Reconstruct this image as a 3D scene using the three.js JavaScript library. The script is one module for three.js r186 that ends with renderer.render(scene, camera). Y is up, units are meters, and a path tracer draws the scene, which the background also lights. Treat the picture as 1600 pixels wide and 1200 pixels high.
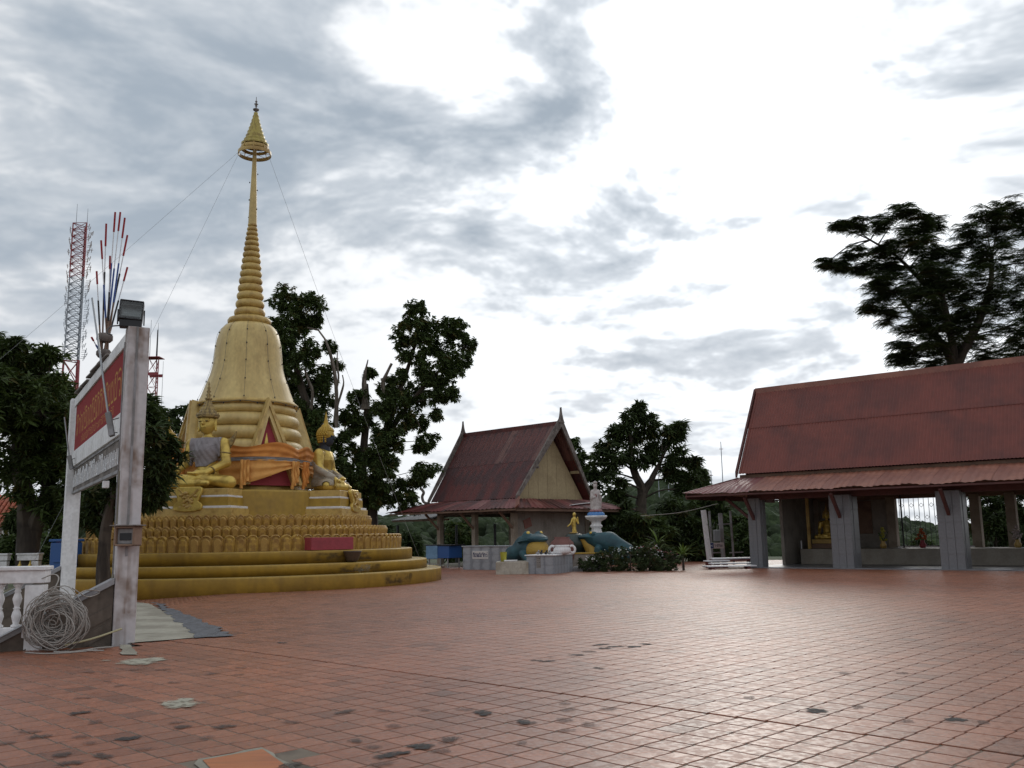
import * as THREE from 'three';
import { mergeGeometries, mergeVertices } from 'three/addons/utils/BufferGeometryUtils.js';
import { RoundedBoxGeometry } from 'three/addons/geometries/RoundedBoxGeometry.js';
import { MarchingCubes } from 'three/addons/objects/MarchingCubes.js';

// ------------------------------------------------------------------ camera
const EYE = 1.4, FPX = 1450;                       // eye height; focal length in pixels of a 1600 px wide picture
const scene = new THREE.Scene();
const camera = new THREE.PerspectiveCamera(2 * Math.atan(600 / FPX) * 180 / Math.PI, 4 / 3, 0.1, 20000);
camera.rotation.order = 'YXZ';
camera.position.set(0, EYE, 0);
camera.rotation.set(Math.atan(237 / FPX), 0, -0.0157);
camera.updateMatrixWorld(true);
const ray = (px, py) => new THREE.Vector3((px - 800) / FPX, (600 - py) / FPX, -1).applyQuaternion(camera.quaternion);
const at = (px, py, depth) => { const d = ray(px, py); return d.multiplyScalar(depth / -d.z).add(camera.position); };

// ------------------------------------------------------------------ numbers
function rng(seed) { let a = seed >>> 0; return () => { a = (a + 0x6D2B79F5) | 0; let t = Math.imul(a ^ (a >>> 15), 1 | a); t = (t + Math.imul(t ^ (t >>> 7), 61 | t)) ^ t; return ((t ^ (t >>> 14)) >>> 0) / 4294967296; }; }
const lerp = (a, b, t) => a + (b - a) * t, clamp = (x, a = 0, b = 1) => Math.min(b, Math.max(a, x));
const smooth = (a, b, x) => { const t = clamp((x - a) / (b - a)); return t * t * (3 - 2 * t); };
function hash3(x, y, z) { let n = Math.imul(x, 374761393) ^ Math.imul(y, 668265263) ^ Math.imul(z, 2147483647 - 57); n = Math.imul(n ^ (n >>> 13), 1274126177); return ((n ^ (n >>> 16)) >>> 0) / 4294967296; }
function vnoise(x, y, z = 0, per = 0) {       // value noise in the plane, z picks the pattern
  const xi = Math.floor(x), yi = Math.floor(y), zi = Math.floor(z * 16), fx = x - xi, fy = y - yi;
  const u = fx * fx * fx * (fx * (fx * 6 - 15) + 10), v = fy * fy * fy * (fy * (fy * 6 - 15) + 10);
  let x0 = xi, x1 = xi + 1, y0 = yi, y1 = yi + 1; if (per) { x0 = ((x0 % per) + per) % per; x1 = ((x1 % per) + per) % per; y0 = ((y0 % per) + per) % per; y1 = ((y1 % per) + per) % per; }
  const a = hash3(x0, y0, zi), b = hash3(x1, y0, zi), c = hash3(x0, y1, zi), d = hash3(x1, y1, zi);
  return a + (b - a) * u + (c - a + (a - b + d - c) * u) * v;
}
function fbm(x, y, z, oct, per = 0, gain = 0.5) { let s = 0, a = 1, n = 0, f = 1; for (let i = 0; i < oct; i++) { s += a * vnoise(x * f, y * f, z + i * 7.3, per * f); n += a; a *= gain; f *= 2; } return s / n; }

// ------------------------------------------------------------------ sky: broken cloud, the sun behind its thin bright part
const SUN = ray(1130, 215).normalize();
const puffs = [   // cloud thickness: [px, py, size in px, more or less]
  [230, 170, 300, 0.17], [560, 330, 230, 0.13], [700, 215, 150, 0.27], [800, 430, 190, 0.24], [930, 390, 110, 0.26], [60, 330, 220, 0.16], [90, 480, 180, -0.02],
  [905, 110, 75, 0.42], [870, 20, 80, 0.28], [830, 170, 60, 0.20], [1060, 268, 55, 0.20], [960, 288, 60, 0.14], [1055, 100, 24, 0.20], [860, 218, 45, 0.2], [640, 110, 130, 0.16], [420, 60, 190, 0.12],
  [600, 30, 90, -0.34], [690, 70, 90, -0.42], [790, 110, 70, -0.34], [520, 40, 45, -0.2], [980, 60, 60, -0.15], [770, 330, 20, -0.1], [575, 250, 50, -0.26], [520, 275, 45, -0.24], [610, 258, 26, -0.22], [470, 320, 50, -0.14], [610, 560, 150, -0.26], [780, 560, 140, -0.16], [240, 570, 90, -0.1],
  [1040, 555, 130, 0.17], [1180, 560, 90, 0.12], [900, 570, 60, 0.1], [1520, 120, 170, 0.16], [1430, 50, 45, -0.1], [1560, 270, 110, 0.06], [800, 640, 200, -0.06], [300, 330, 130, 0.06], [20, 120, 100, -0.1],
].map(([x, y, s, a]) => [ray(x, y).normalize(), (s / FPX) ** 2, a]);
function skyBase(d, out) {      // the slow part of the sky: cloud plane position, drift of the pattern, mean thickness
  const k = 1.25 / (Math.max(d.y, 0) + 0.16), x = d.x * k, z = d.z * k;
  const wx = fbm(x * 1.3 + 5.1, z * 1.3 + 1.7, 0.5, 3) - 0.5, wz = fbm(x * 1.3 + 11.4, z * 1.3 + 8.2, 2.5, 3) - 0.5;
  const big = fbm(x * 0.6 + wx * 0.5 + 3.3, z * 0.9 + wz * 0.5 + 9.1, 3.1, 3), away = Math.acos(clamp(d.dot(SUN), -1, 1));
  let t = 0.40 + (big - 0.5) * 0.8 - 0.50 * Math.exp(-(away * away) / 0.085);
  for (const [p, s2, a] of puffs) { const q = 2 - 2 * d.dot(p); if (q < s2 * 9) t += a * Math.exp(-q / s2); }
  out[0] = x * 2.4 + wx * 1.0; out[1] = z * 3.4 + wz * 1.0; out[2] = t; out[3] = away;
}
{
  const W = 4096, H = 2048, S = 8, w = W / S, h = H / S / 2 + 2, low = new Float32Array((w + 1) * (h + 1) * 4), data = new Float32Array(W * H * 4), d = new THREE.Vector3(), c = [0, 0, 0, 0];
  const dir = (i, j) => { const e = (j / H - 0.5) * Math.PI, a = i / W * 2 * Math.PI - Math.PI; return d.set(Math.cos(e) * Math.cos(a), Math.sin(e), Math.cos(e) * Math.sin(a)); };
  for (let j = 0; j <= h; j++) for (let i = 0; i <= w; i++) { skyBase(dir(i * S, Math.min(H, H / 2 + (j - 1) * S)), c); low.set(c, (j * (w + 1) + i) * 4); }
  for (let j = 0; j < H; j++) {
    const e = ((j + 0.5) / H - 0.5) * Math.PI, air = smooth(0.34, 0.02, Math.sin(e)) * 0.5, gj = (j + 0.5 - H / 2) / S + 1, j0 = Math.floor(gj), fj = gj - j0;
    for (let i = 0; i < W; i++) {
      const o = (j * W + i) * 4; data[o + 3] = 1;
      if (e < -0.01) { data[o] = 0.30; data[o + 1] = 0.31; data[o + 2] = 0.31; continue; }
      const gi = (i + 0.5) / S, i0 = Math.floor(gi), fi = gi - i0, p = (j0 * (w + 1) + i0) * 4, q = p + (w + 1) * 4;
      for (let k = 0; k < 4; k++) c[k] = (low[p + k] * (1 - fi) + low[p + 4 + k] * fi) * (1 - fj) + (low[q + k] * (1 - fi) + low[q + 4 + k] * fi) * fj;
      const t = clamp(c[2] + (fbm(c[0] * 1.5, c[1] * 1.25, 6.2, 6, 0, 0.64) - 0.5) * 1.75, -0.3, 1.3), A = c[3] * c[3];
      const thick = 0.5 * smooth(0.12, 0.6, t) + 0.5 * smooth(0.25, 1.15, t), glow = 0.85 + 0.5 * Math.exp(-A / 0.10) + 0.2 * Math.exp(-A / 0.4);
      // thin cloud shines, thick cloud is blue-grey, the air near the horizon is pale
      const r = lerp(0.93 * glow, 0.385, thick), g = lerp(0.955 * glow, 0.45, thick), b = lerp(0.985 * glow, 0.525, thick);
      data[o] = lerp(r, Math.max(r, 0.80), air); data[o + 1] = lerp(g, Math.max(g, 0.82), air); data[o + 2] = lerp(b, Math.max(b, 0.86), air);
    }
  }
  const sky = new THREE.DataTexture(data, W, H, THREE.RGBAFormat, THREE.FloatType);
  sky.mapping = THREE.EquirectangularReflectionMapping; sky.magFilter = THREE.LinearFilter; sky.minFilter = THREE.LinearFilter; sky.needsUpdate = true;
  scene.background = sky; scene.environment = sky;
}
const sun = new THREE.DirectionalLight(new THREE.Color(1, 0.95, 0.86), 0.5);
sun.position.copy(SUN).multiplyScalar(120); sun.target.position.set(0, 0, -30); sun.position.add(sun.target.position);
sun.castShadow = true; sun.shadow.radius = 28; sun.shadow.mapSize.set(2048, 2048);
Object.assign(sun.shadow.camera, { left: -60, right: 60, top: 60, bottom: -60, near: 1, far: 300 });
scene.add(sun, sun.target);
const EXPOSURE = 1.0;

// ------------------------------------------------------------------ builders
const names = new Map();
function numbered(n) { const k = names.get(n) ?? 0; names.set(n, k + 1); return k ? n + '_' + String(k).padStart(3, '0') : n; }
function mesh(name, geo, mat, parent) { const m = new THREE.Mesh(Array.isArray(geo) ? merge(geo) : geo, mat); m.name = parent && parent !== scene ? name : numbered(name); m.castShadow = m.receiveShadow = true; (parent ?? scene).add(m); return m; }
function tag(o, label, category, group) { o.userData.label = label; o.userData.category = category; if (group) o.userData.group = group; return o; }
function thing(name, label, category, [x, y, z] = [0, 0, 0], turn = 0, group) { const o = new THREE.Group(); o.name = numbered(name); o.position.set(x, y, z); o.rotation.y = turn; scene.add(o); return tag(o, label, category, group); }
function structure(o) { o.userData.kind = 'structure'; return o; }
function stuff(o) { o.userData.kind = 'stuff'; return o; }
function merge(list) { const l = list.map((g) => { const q = g.index ? g.toNonIndexed() : g; for (const k of Object.keys(q.attributes)) if (!['position', 'normal', 'uv'].includes(k)) q.deleteAttribute(k); return q; }); return l.length > 1 ? mergeGeometries(l, false) : l[0]; }
const M4 = new THREE.Matrix4();
function uvm(g, s = 1) {     // uv in metres, chosen by the way each face points
  const q = g.index ? g.toNonIndexed() : g, p = q.attributes.position, uv = new Float32Array(p.count * 2), a = new THREE.Vector3(), b = new THREE.Vector3(), c = new THREE.Vector3();
  for (let i = 0; i < p.count; i += 3) {
    a.fromBufferAttribute(p, i); b.fromBufferAttribute(p, i + 1); c.fromBufferAttribute(p, i + 2);
    const n = b.clone().sub(a).cross(c.clone().sub(a)), x = Math.abs(n.x), y = Math.abs(n.y), z = Math.abs(n.z);
    [a, b, c].forEach((v, k) => { const o = (i + k) * 2; if (y >= x && y >= z) { uv[o] = v.x * s; uv[o + 1] = v.z * s; } else if (x >= z) { uv[o] = v.z * s; uv[o + 1] = v.y * s; } else { uv[o] = v.x * s; uv[o + 1] = v.y * s; } });
  }
  q.setAttribute('uv', new THREE.BufferAttribute(uv, 2)); return q;
}
function box(w, h, d, x = 0, y = 0, z = 0, ry = 0, rx = 0, rz = 0, bevel = 0.012) {   // y is the bottom
  const r = Math.min(bevel, w / 3, h / 3, d / 3), g = r > 0.0015 ? new RoundedBoxGeometry(w, h, d, 1, r) : new THREE.BoxGeometry(w, h, d);
  const q = uvm(g); q.rotateX(rx); q.rotateZ(rz); q.rotateY(ry); q.translate(x, y + h / 2, z); return q;
}
function bar(a, b, w, d = w, round = 0) {       // from a to b
  const A = new THREE.Vector3(...a), B = new THREE.Vector3(...b), L = A.distanceTo(B);
  const g = round ? new THREE.CylinderGeometry(d / 2, w / 2, L, round) : uvm(new THREE.BoxGeometry(w, L, d));
  g.applyQuaternion(new THREE.Quaternion().setFromUnitVectors(new THREE.Vector3(0, 1, 0), B.clone().sub(A).normalize())); g.translate((A.x + B.x) / 2, (A.y + B.y) / 2, (A.z + B.z) / 2); return g;
}
function tube(pts, r, seg = 24, rad = 6) { return new THREE.TubeGeometry(new THREE.CatmullRomCurve3(pts.map((p) => p.isVector3 ? p : new THREE.Vector3(...p))), seg, r, rad); }
function lathe(pts, n = 48) { return turned(new THREE.LatheGeometry(pts.map(([r, y]) => new THREE.Vector2(r, y)), n)); }
function turned(g) {      // uv of a turned form in metres, its seam at the back
  const p = g.attributes.position, uv = g.attributes.uv; let R = 0, lo = 1e9, hi = -1e9; for (let i = 0; i < p.count; i++) { R = Math.max(R, Math.hypot(p.getX(i), p.getZ(i))); lo = Math.min(lo, p.getY(i)); hi = Math.max(hi, p.getY(i)); }
  for (let i = 0; i < p.count; i++) uv.setXY(i, uv.getX(i) * 2 * Math.PI * R, p.getY(i) + 0.6 * Math.hypot(p.getX(i), p.getZ(i)) + R * 3.7); g.rotateY(Math.PI); return g;
}
function ball(r, x, y, z, sx = 1, sy = 1, sz = 1, n = 12) { const g = new THREE.SphereGeometry(r, n, Math.max(6, n * 0.7 | 0)); g.scale(sx, sy, sz); g.translate(x, y, z); return g; }
function move(g, x, y, z, ry = 0) { if (ry) g.rotateY(ry); g.translate(x, y, z); return g; }
function slab(pts, thick, dir) {       // a flat polygon of 3-D points, given a thickness along dir
  const P = pts.map((p) => new THREE.Vector3(...p)), D = new THREE.Vector3(...dir).multiplyScalar(thick), pos = [];
  const tri = (a, b, c) => pos.push(...a.toArray(), ...b.toArray(), ...c.toArray());
  const Q = P.map((p) => p.clone().add(D));
  for (let i = 1; i < P.length - 1; i++) { tri(P[0], P[i], P[i + 1]); tri(Q[0], Q[i + 1], Q[i]); }
  for (let i = 0; i < P.length; i++) { const j = (i + 1) % P.length; tri(P[i], Q[i], Q[j]); tri(P[i], Q[j], P[j]); }
  const g = new THREE.BufferGeometry(); g.setAttribute('position', new THREE.Float32BufferAttribute(pos, 3)); g.computeVertexNormals(); return uvm(g);
}
function slabUV(g) { if (!g.attributes.uv) g.setAttribute('uv', new THREE.BufferAttribute(new Float32Array(g.attributes.position.count * 2), 2)); return g; }

// ------------------------------------------------------------------ materials
function tex(w, h, fn, srgb = true, rep = 1) {
  const d = new Uint8Array(w * h * 4), c = [0, 0, 0];
  for (let j = 0; j < h; j++) for (let i = 0; i < w; i++) { fn(i / w, j / h, c); const o = (j * w + i) * 4; for (let k = 0; k < 3; k++) { const v = clamp(c[k]); d[o + k] = 255 * (srgb ? (v <= 0.0031308 ? 12.92 * v : 1.055 * v ** (1 / 2.4) - 0.055) : v); } d[o + 3] = 255; }
  const t = new THREE.DataTexture(d, w, h); t.wrapS = t.wrapT = THREE.RepeatWrapping; t.magFilter = THREE.LinearFilter; t.minFilter = THREE.LinearMipmapLinearFilter; t.generateMipmaps = true; if (srgb) t.colorSpace = THREE.SRGBColorSpace; t.repeat.set(rep, rep); t.needsUpdate = true; return t;
}
// mottled paint: base and dirt colours (linear), patches of dirt with streaks down the wall
function mottle(base, dirt, { amount = 0.5, scale = 4, streak = 0, seed = 1, size = 160, rep = 0.5, fine = 0.12, cut = 0.5 } = {}) {
  return tex(size, size, (u, v, c) => {
    const a = fbm(u * scale, v * scale, seed, 5, scale), s = streak ? fbm(u * scale * 4, v * scale * 0.5, seed + 3, 4, 0) : 0, f = fbm(u * 32, v * 32, seed + 9, 2, 32);
    const k = clamp(smooth(cut - 0.12, cut + 0.22, a) * amount + streak * smooth(0.5, 0.75, s) * amount), g = 1 + (f - 0.5) * fine * 2;
    for (let i = 0; i < 3; i++) c[i] = lerp(base[i], dirt[i], k) * g;
  }, true, rep);
}
const bumpTex = (scale, oct, seed, rep) => tex(256, 256, (u, v, c) => { c[0] = c[1] = c[2] = fbm(u * scale, v * scale, seed, oct, scale); }, false, rep);
const grain = bumpTex(24, 3, 4, 0.8), lumps = bumpTex(6, 5, 8, 0.5);
const rough = (lo, hi, scale, seed, rep) => tex(256, 256, (u, v, c) => { const a = fbm(u * scale, v * scale, seed, 4, scale); c[0] = 0; c[2] = 0; c[1] = lerp(lo, hi, smooth(0.3, 0.7, a)); }, false, rep);
const std = (o) => new THREE.MeshStandardMaterial({ roughness: 0.7, side: THREE.DoubleSide, ...o });
const lin = (r, g, b) => new THREE.Color().setRGB(r, g, b);
const M = {
  goldBell: std({ map: mottle([0.64, 0.475, 0.185], [0.46, 0.32, 0.115], { amount: 0.55, scale: 4, streak: 0.5, seed: 2, rep: 0.4 }), roughness: 0.42, bumpMap: lumps, bumpScale: 0.006 }),
  goldDark: std({ map: mottle([0.56, 0.385, 0.12], [0.36, 0.215, 0.06], { amount: 0.75, scale: 5, streak: 0.4, seed: 5, rep: 0.6 }), roughness: 0.42, bumpMap: lumps, bumpScale: 0.006 }),
  goldLeaf: std({ map: mottle([0.66, 0.47, 0.11], [0.36, 0.23, 0.05], { amount: 0.75, scale: 5, seed: 7, rep: 0.9 }), roughness: 0.36, metalness: 0.45, bumpMap: lumps, bumpScale: 0.004 }),
  petal: [0, 1, 2].map((k) => std({ map: mottle([0.50 - 0.04 * k, 0.31 - 0.03 * k, 0.06], [0.24, 0.12, 0.03], { amount: 0.75, scale: 5, seed: 11 + k, rep: 1.3, cut: 0.5 - 0.03 * k }), roughness: 0.5, metalness: 0.15 })),
  ochre: std({ map: mottle([0.40, 0.25, 0.036], [0.22, 0.135, 0.035], { amount: 0.6, scale: 4, streak: 0.4, seed: 14, rep: 0.3, cut: 0.58 }), roughness: 0.55, bumpMap: lumps, bumpScale: 0.006 }),
  ochreTopSkylit: std({ map: mottle([0.46, 0.33, 0.10], [0.30, 0.21, 0.08], { amount: 0.7, scale: 4, seed: 15, rep: 0.4 }), roughness: 0.45 }),  // worn, dusty step paint, paler than the risers: skylight on the tops painted in
  white: std({ map: mottle([0.78, 0.765, 0.77], [0.42, 0.39, 0.36], { amount: 0.5, scale: 4, streak: 0.4, seed: 17, rep: 0.7, cut: 0.6 }), roughness: 0.6, bumpMap: grain, bumpScale: 0.002 }),
  whiteOld: std({ map: mottle([0.58, 0.545, 0.55], [0.25, 0.18, 0.145], { amount: 0.9, scale: 5, streak: 0.45, seed: 19, rep: 0.55, cut: 0.62 }), roughness: 0.7, bumpMap: lumps, bumpScale: 0.006 }),
  crimson: std({ map: mottle([0.33, 0.045, 0.06], [0.20, 0.03, 0.04], { seed: 21 }), roughness: 0.5 }),
  redPaint: std({ color: lin(0.33, 0.02, 0.025), roughness: 0.8 }),
  bluePaint: std({ color: lin(0.03, 0.08, 0.30), roughness: 0.45 }),
  whitePaint: std({ color: lin(0.72, 0.72, 0.74), roughness: 0.45 }),
  concrete: std({ map: mottle([0.33, 0.31, 0.25], [0.20, 0.18, 0.14], { amount: 0.8, scale: 4, seed: 23, rep: 0.4 }), roughness: 0.9, bumpMap: grain, bumpScale: 0.004 }),
  asphalt: std({ map: mottle([0.11, 0.115, 0.13], [0.06, 0.06, 0.065], { amount: 0.8, scale: 9, seed: 24, rep: 1 }), roughness: 0.9, bumpMap: grain, bumpScale: 0.01 }),
  brownWall: std({ map: mottle([0.16, 0.125, 0.10], [0.09, 0.07, 0.055], { amount: 0.8, scale: 4, streak: 0.6, seed: 25, rep: 0.6 }), roughness: 0.85, bumpMap: lumps, bumpScale: 0.008 }),
  greyRail: std({ map: mottle([0.30, 0.29, 0.30], [0.17, 0.16, 0.15], { amount: 0.7, scale: 5, seed: 26, rep: 0.8 }), roughness: 0.7 }),
  steel: std({ color: lin(0.32, 0.33, 0.34), roughness: 0.45, metalness: 0.6 }),
  darkSteel: std({ color: lin(0.03, 0.03, 0.033), roughness: 0.5, metalness: 0.3 }),
  wire: std({ color: lin(0.10, 0.10, 0.10), roughness: 0.6 }),
  cable: std({ color: lin(0.36, 0.33, 0.30), roughness: 0.6 }),
  bark: std({ map: mottle([0.085, 0.066, 0.05], [0.035, 0.027, 0.021], { amount: 0.9, scale: 8, streak: 0.6, seed: 28, rep: 0.8 }), roughness: 0.95, bumpMap: lumps, bumpScale: 0.03 }),
  barkPale: std({ map: mottle([0.19, 0.16, 0.13], [0.08, 0.065, 0.05], { amount: 0.8, scale: 8, streak: 0.6, seed: 29, rep: 0.8 }), roughness: 0.95, bumpMap: lumps, bumpScale: 0.03 }),
  darkWood: std({ map: mottle([0.24, 0.155, 0.11], [0.16, 0.10, 0.075], { amount: 0.8, scale: 5, seed: 31, rep: 0.7 }), roughness: 0.8 }),
  greyWood: std({ map: mottle([0.22, 0.19, 0.17], [0.11, 0.09, 0.08], { amount: 0.8, scale: 6, streak: 0.6, seed: 32, rep: 0.7 }), roughness: 0.85 }),
  creamWall: std({ map: mottle([0.40, 0.315, 0.18], [0.31, 0.24, 0.135], { amount: 0.6, scale: 4, streak: 0.25, seed: 33, rep: 0.5 }), roughness: 0.75 }),
  greyWall: std({ map: mottle([0.30, 0.275, 0.24], [0.21, 0.19, 0.165], { amount: 0.7, scale: 4, streak: 0.5, seed: 34, rep: 0.5 }), roughness: 0.85 }),
  pillar: std({ map: mottle([0.17, 0.17, 0.18], [0.115, 0.115, 0.125], { amount: 0.7, scale: 5, seed: 35, rep: 0.7 }), roughness: 0.32 }),
  marble: std({ map: mottle([0.34, 0.36, 0.39], [0.19, 0.205, 0.235], { amount: 0.8, scale: 5, seed: 36, rep: 0.9 }), roughness: 0.3 }),
  roofRed: std({ map: mottle([0.175, 0.040, 0.026], [0.12, 0.030, 0.022], { amount: 0.7, scale: 5, streak: 0.5, seed: 37, rep: 0.16 }), roughness: 0.55 }),
  roofSkirt: std({ map: mottle([0.30, 0.12, 0.08], [0.20, 0.075, 0.055], { amount: 0.8, scale: 4, seed: 38, rep: 0.25 }), roughness: 0.45 }),
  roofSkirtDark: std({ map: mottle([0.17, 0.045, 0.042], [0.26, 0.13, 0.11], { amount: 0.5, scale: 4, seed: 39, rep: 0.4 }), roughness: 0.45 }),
  fascia: std({ map: mottle([0.10, 0.035, 0.03], [0.06, 0.025, 0.02], { amount: 0.7, scale: 4, seed: 40, rep: 0.5 }), roughness: 0.7 }),
};
// ------------------------------------------------------------------ ground
const GATE_A = [-5.52, -13.4], GATE_B = [-9.7, -20.5];
const G = (x, z) => -0.05 * Math.max(0, -(x + 7.5)) * smooth(-16, -22, z);              // the terrace dips a little towards the stair
const STUPA = [-9.1, -31.5];
function inPlaza(x, z) {
  if (z > -2 || z < -47 || x > 26) return false;
  if (z > -12.9) return x > -15;
  if (z > -20.8) return x > GATE_A[0] + 0.1 + (z - GATE_A[1]) * (GATE_B[0] - GATE_A[0]) / (GATE_B[1] - GATE_A[1]);
  return x > -17;
}
const TA = 43 * Math.PI / 180, dirA = [Math.sin(TA), -Math.cos(TA)], dirB = [-Math.cos(TA), -Math.sin(TA)], PITCH = 0.25, LINE0 = [0.4, -8.62];
const floor = structure(new THREE.Group()); floor.name = 'plaza_floor'; scene.add(floor);
{
  // mortar bed under the tiles: dark mortar beyond the settled seam, sandy on this side of it
  const bed = (near) => {
    const pos = [], s = 1.0;
    for (let x = -17; x < 26; x += s) for (let z = -47; z < -2; z += s) {
      const cx = x + s / 2, cz = z + s / 2; if (!inPlaza(cx, cz)) continue;
      const side = ((cx - LINE0[0]) * dirA[0] + (cz - LINE0[1]) * dirA[1] < 0); if (side !== near) continue;
      const P = [[x, z], [x + s, z], [x + s, z + s], [x, z + s]].map(([a, b]) => [a, G(a, b) - 0.0045, b]);
      pos.push(...P[0], ...P[2], ...P[1], ...P[0], ...P[3], ...P[2]);
    }
    const g = new THREE.BufferGeometry(); g.setAttribute('position', new THREE.Float32BufferAttribute(pos, 3)); g.computeVertexNormals(); return uvm(g);
  };
  M.mortar = std({ map: mottle([0.105, 0.075, 0.06], [0.06, 0.042, 0.035], { amount: 0.8, scale: 6, seed: 51, rep: 0.6 }), roughness: 0.95 });
  M.mortarPale = std({ map: mottle([0.17, 0.135, 0.10], [0.08, 0.06, 0.045], { amount: 0.9, scale: 6, seed: 52, rep: 0.6 }), roughness: 0.95 });
  mesh('mortar_bed', bed(false), M.mortar, floor); mesh('mortar_bed', bed(true), M.mortarPale, floor);
  // one tile: chamfered slab
  const tileGeo = (() => {
    const a = PITCH / 2 - 0.005, c = 0.004, t = 0.011, q = [[-1, -1], [1, -1], [1, 1], [-1, 1]], pos = [];
    const top = q.map(([x, z]) => [x * (a - c), 0, z * (a - c)]), mid = q.map(([x, z]) => [x * a, -c * 0.8, z * a]), low = q.map(([x, z]) => [x * a, -t, z * a]);
    const quad = (p, r, s, u) => pos.push(...p, ...r, ...s, ...p, ...s, ...u);
    quad(top[0], top[3], top[2], top[1]);
    for (let i = 0; i < 4; i++) { const j = (i + 1) % 4; quad(top[i], top[j], mid[j], mid[i]); quad(mid[i], mid[j], low[j], low[i]); }
    const g = new THREE.BufferGeometry(); g.setAttribute('position', new THREE.Float32BufferAttribute(pos, 3)); g.computeVertexNormals();
    const uv = []; for (let i = 0; i < pos.length; i += 3) uv.push(pos[i] / PITCH + 0.5, pos[i + 2] / PITCH + 0.5); g.setAttribute('uv', new THREE.Float32BufferAttribute(uv, 2)); return g;
  })();
  const tileMap = (k) => tex(256, 256, (u, v, c) => {
    const a = fbm(u * 4, v * 4, 60 + k, 5, 4), b = fbm(u * 14, v * 14, 70 + k, 3, 14), s = fbm(u * 3, v * 26, 75 + k, 2, 0), d = smooth(0.62, 0.8, fbm(u * 7, v * 7, 80 + k, 4, 7));
    const e = Math.max(Math.abs(u - 0.5), Math.abs(v - 0.5)), wear = smooth(0.42, 0.5, e) * smooth(0.35, 0.65, b) * 0.5;
    const m = 0.76 + 0.34 * a + 0.2 * (b - 0.5) + 0.12 * (s - 0.5);
    c[0] = lerp(0.30 * m, 0.12, d * 0.5 + wear * 0.5); c[1] = lerp(0.114 * m, 0.075, d * 0.5 + wear * 0.4); c[2] = lerp(0.062 * m, 0.06, d * 0.5 + wear * 0.4);
  });
  const tileRough = [0, 1, 2].map((k) => rough(0.35, 0.50, 6, 90 + k, 1));
  const tileMats = [0, 1, 2].map((k) => new THREE.MeshPhysicalMaterial({ specularIntensity: 0.72, map: tileMap(k), roughnessMap: tileRough[k], roughness: 1, bumpMap: bumpTex(7, 4, 95 + k, 1), bumpScale: 0.0016, side: THREE.FrontSide }));
  // tile places
  const R = rng(7), spots = [];
  for (let i = -40; i < 240; i++) for (let j = -160; j < 160; j++) {
    const x = LINE0[0] + dirA[0] * (i + 0.5) * PITCH + dirB[0] * (j + 0.5) * PITCH, z = LINE0[1] + dirA[1] * (i + 0.5) * PITCH + dirB[1] * (j + 0.5) * PITCH;
    if (z > -4.2 || !inPlaza(x, z) || Math.abs(x) > 5 + 0.68 * -z) continue;
    if (Math.hypot(x - STUPA[0], z - STUPA[1]) < 6.2) continue;
    if (x > -2.0 - 0.05 && x < -1.35 && z > -6.55 && z < -5.4) continue;
    spots.push([x, z, i]);
  }
  spots.sort((a, b) => b[1] - a[1]);
  const tint = (x, z) => { const n = fbm(x * 0.35, z * 0.35, 5, 3), p = fbm(x * 1.3 + 9, z * 1.3, 8, 2); const k = 0.82 + 0.36 * n + (R() - 0.5) * 0.26 + (p - 0.5) * 0.2; const warm = (R() - 0.5) * 0.12 + (fbm(x * 0.2 + 40, z * 0.2, 3, 2) - 0.5) * 0.2; const worn = R() < 0.05 ? 0.72 : 1; return [k * worn * (1 + warm * 0.3), k * worn * (1 - warm * 0.4), k * worn * (1 - warm)]; };
  const q = new THREE.Quaternion(), e = new THREE.Euler(), one = new THREE.Vector3(1, 1, 1), v = new THREE.Vector3();
  const place = ([x, z, i]) => {
    const near = i < 0, y = G(x, z) + (near ? -0.0005 : 0.0035) + (R() - 0.5) * 0.0016 + (i === 0 ? 0.002 : 0);
    e.set((R() - 0.5) * 0.0035, TA - Math.PI / 2 + (R() - 0.5) * 0.012 + (Math.floor(R() * 4)) * Math.PI / 2, (R() - 0.5) * 0.0035, 'YXZ'); q.setFromEuler(e);
    const s = near ? 0.985 : 1; return M4.clone().compose(v.set(x, y, z), q, one.clone().set(s, 1, s));
  };
  const near = spots.slice(0, 300), far = spots.slice(300);
  const shades = []; for (let k = 0; k < 12; k++) { const m = tileMats[k % 3].clone(); m.color = lin(...tint(k * 7.1, k * 3.7)); shades.push(m); }
  near.forEach((s, k) => { const m = mesh('tile', tileGeo, shades[Math.floor(R() * 12)], floor); m.applyMatrix4(place(s)); });
  for (let k = 0; k < 3; k++) {
    const list = far.filter((_, n) => (n * 7919) % 3 === k), im = new THREE.InstancedMesh(tileGeo, tileMats[k], list.length), col = new THREE.Color();
    list.forEach((s, n) => { im.setMatrixAt(n, place(s)); col.setRGB(...tint(s[0], s[1])); im.setColorAt(n, col); });
    im.name = 'tile_field'; im.castShadow = im.receiveShadow = true; stuff(im); floor.add(im);
  }
  console.log('tiles', spots.length);
  // sooty burn marks and cement scabs: thin crusts with ragged, crumbling edges
  const ragTex = (k) => { const t = tex(96, 96, (u, v, c) => { const x = u * 2 - 1, y = v * 2 - 1, r = Math.hypot(x, y), a = fbm(u * 5, v * 5, 310 + k, 5) - 0.5; c[0] = c[1] = c[2] = smooth(0.1, 0.42, 0.86 - r + a * 1.1) * (0.55 + 0.45 * smooth(0.35, 0.55, fbm(u * 16, v * 16, 320 + k, 2))); }, false); t.wrapS = t.wrapT = THREE.ClampToEdgeWrapping; return t; };
  const ragged3 = [0, 1, 2].map(ragTex), crustGeo = new THREE.PlaneGeometry(2, 2); crustGeo.rotateX(-Math.PI / 2);
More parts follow.
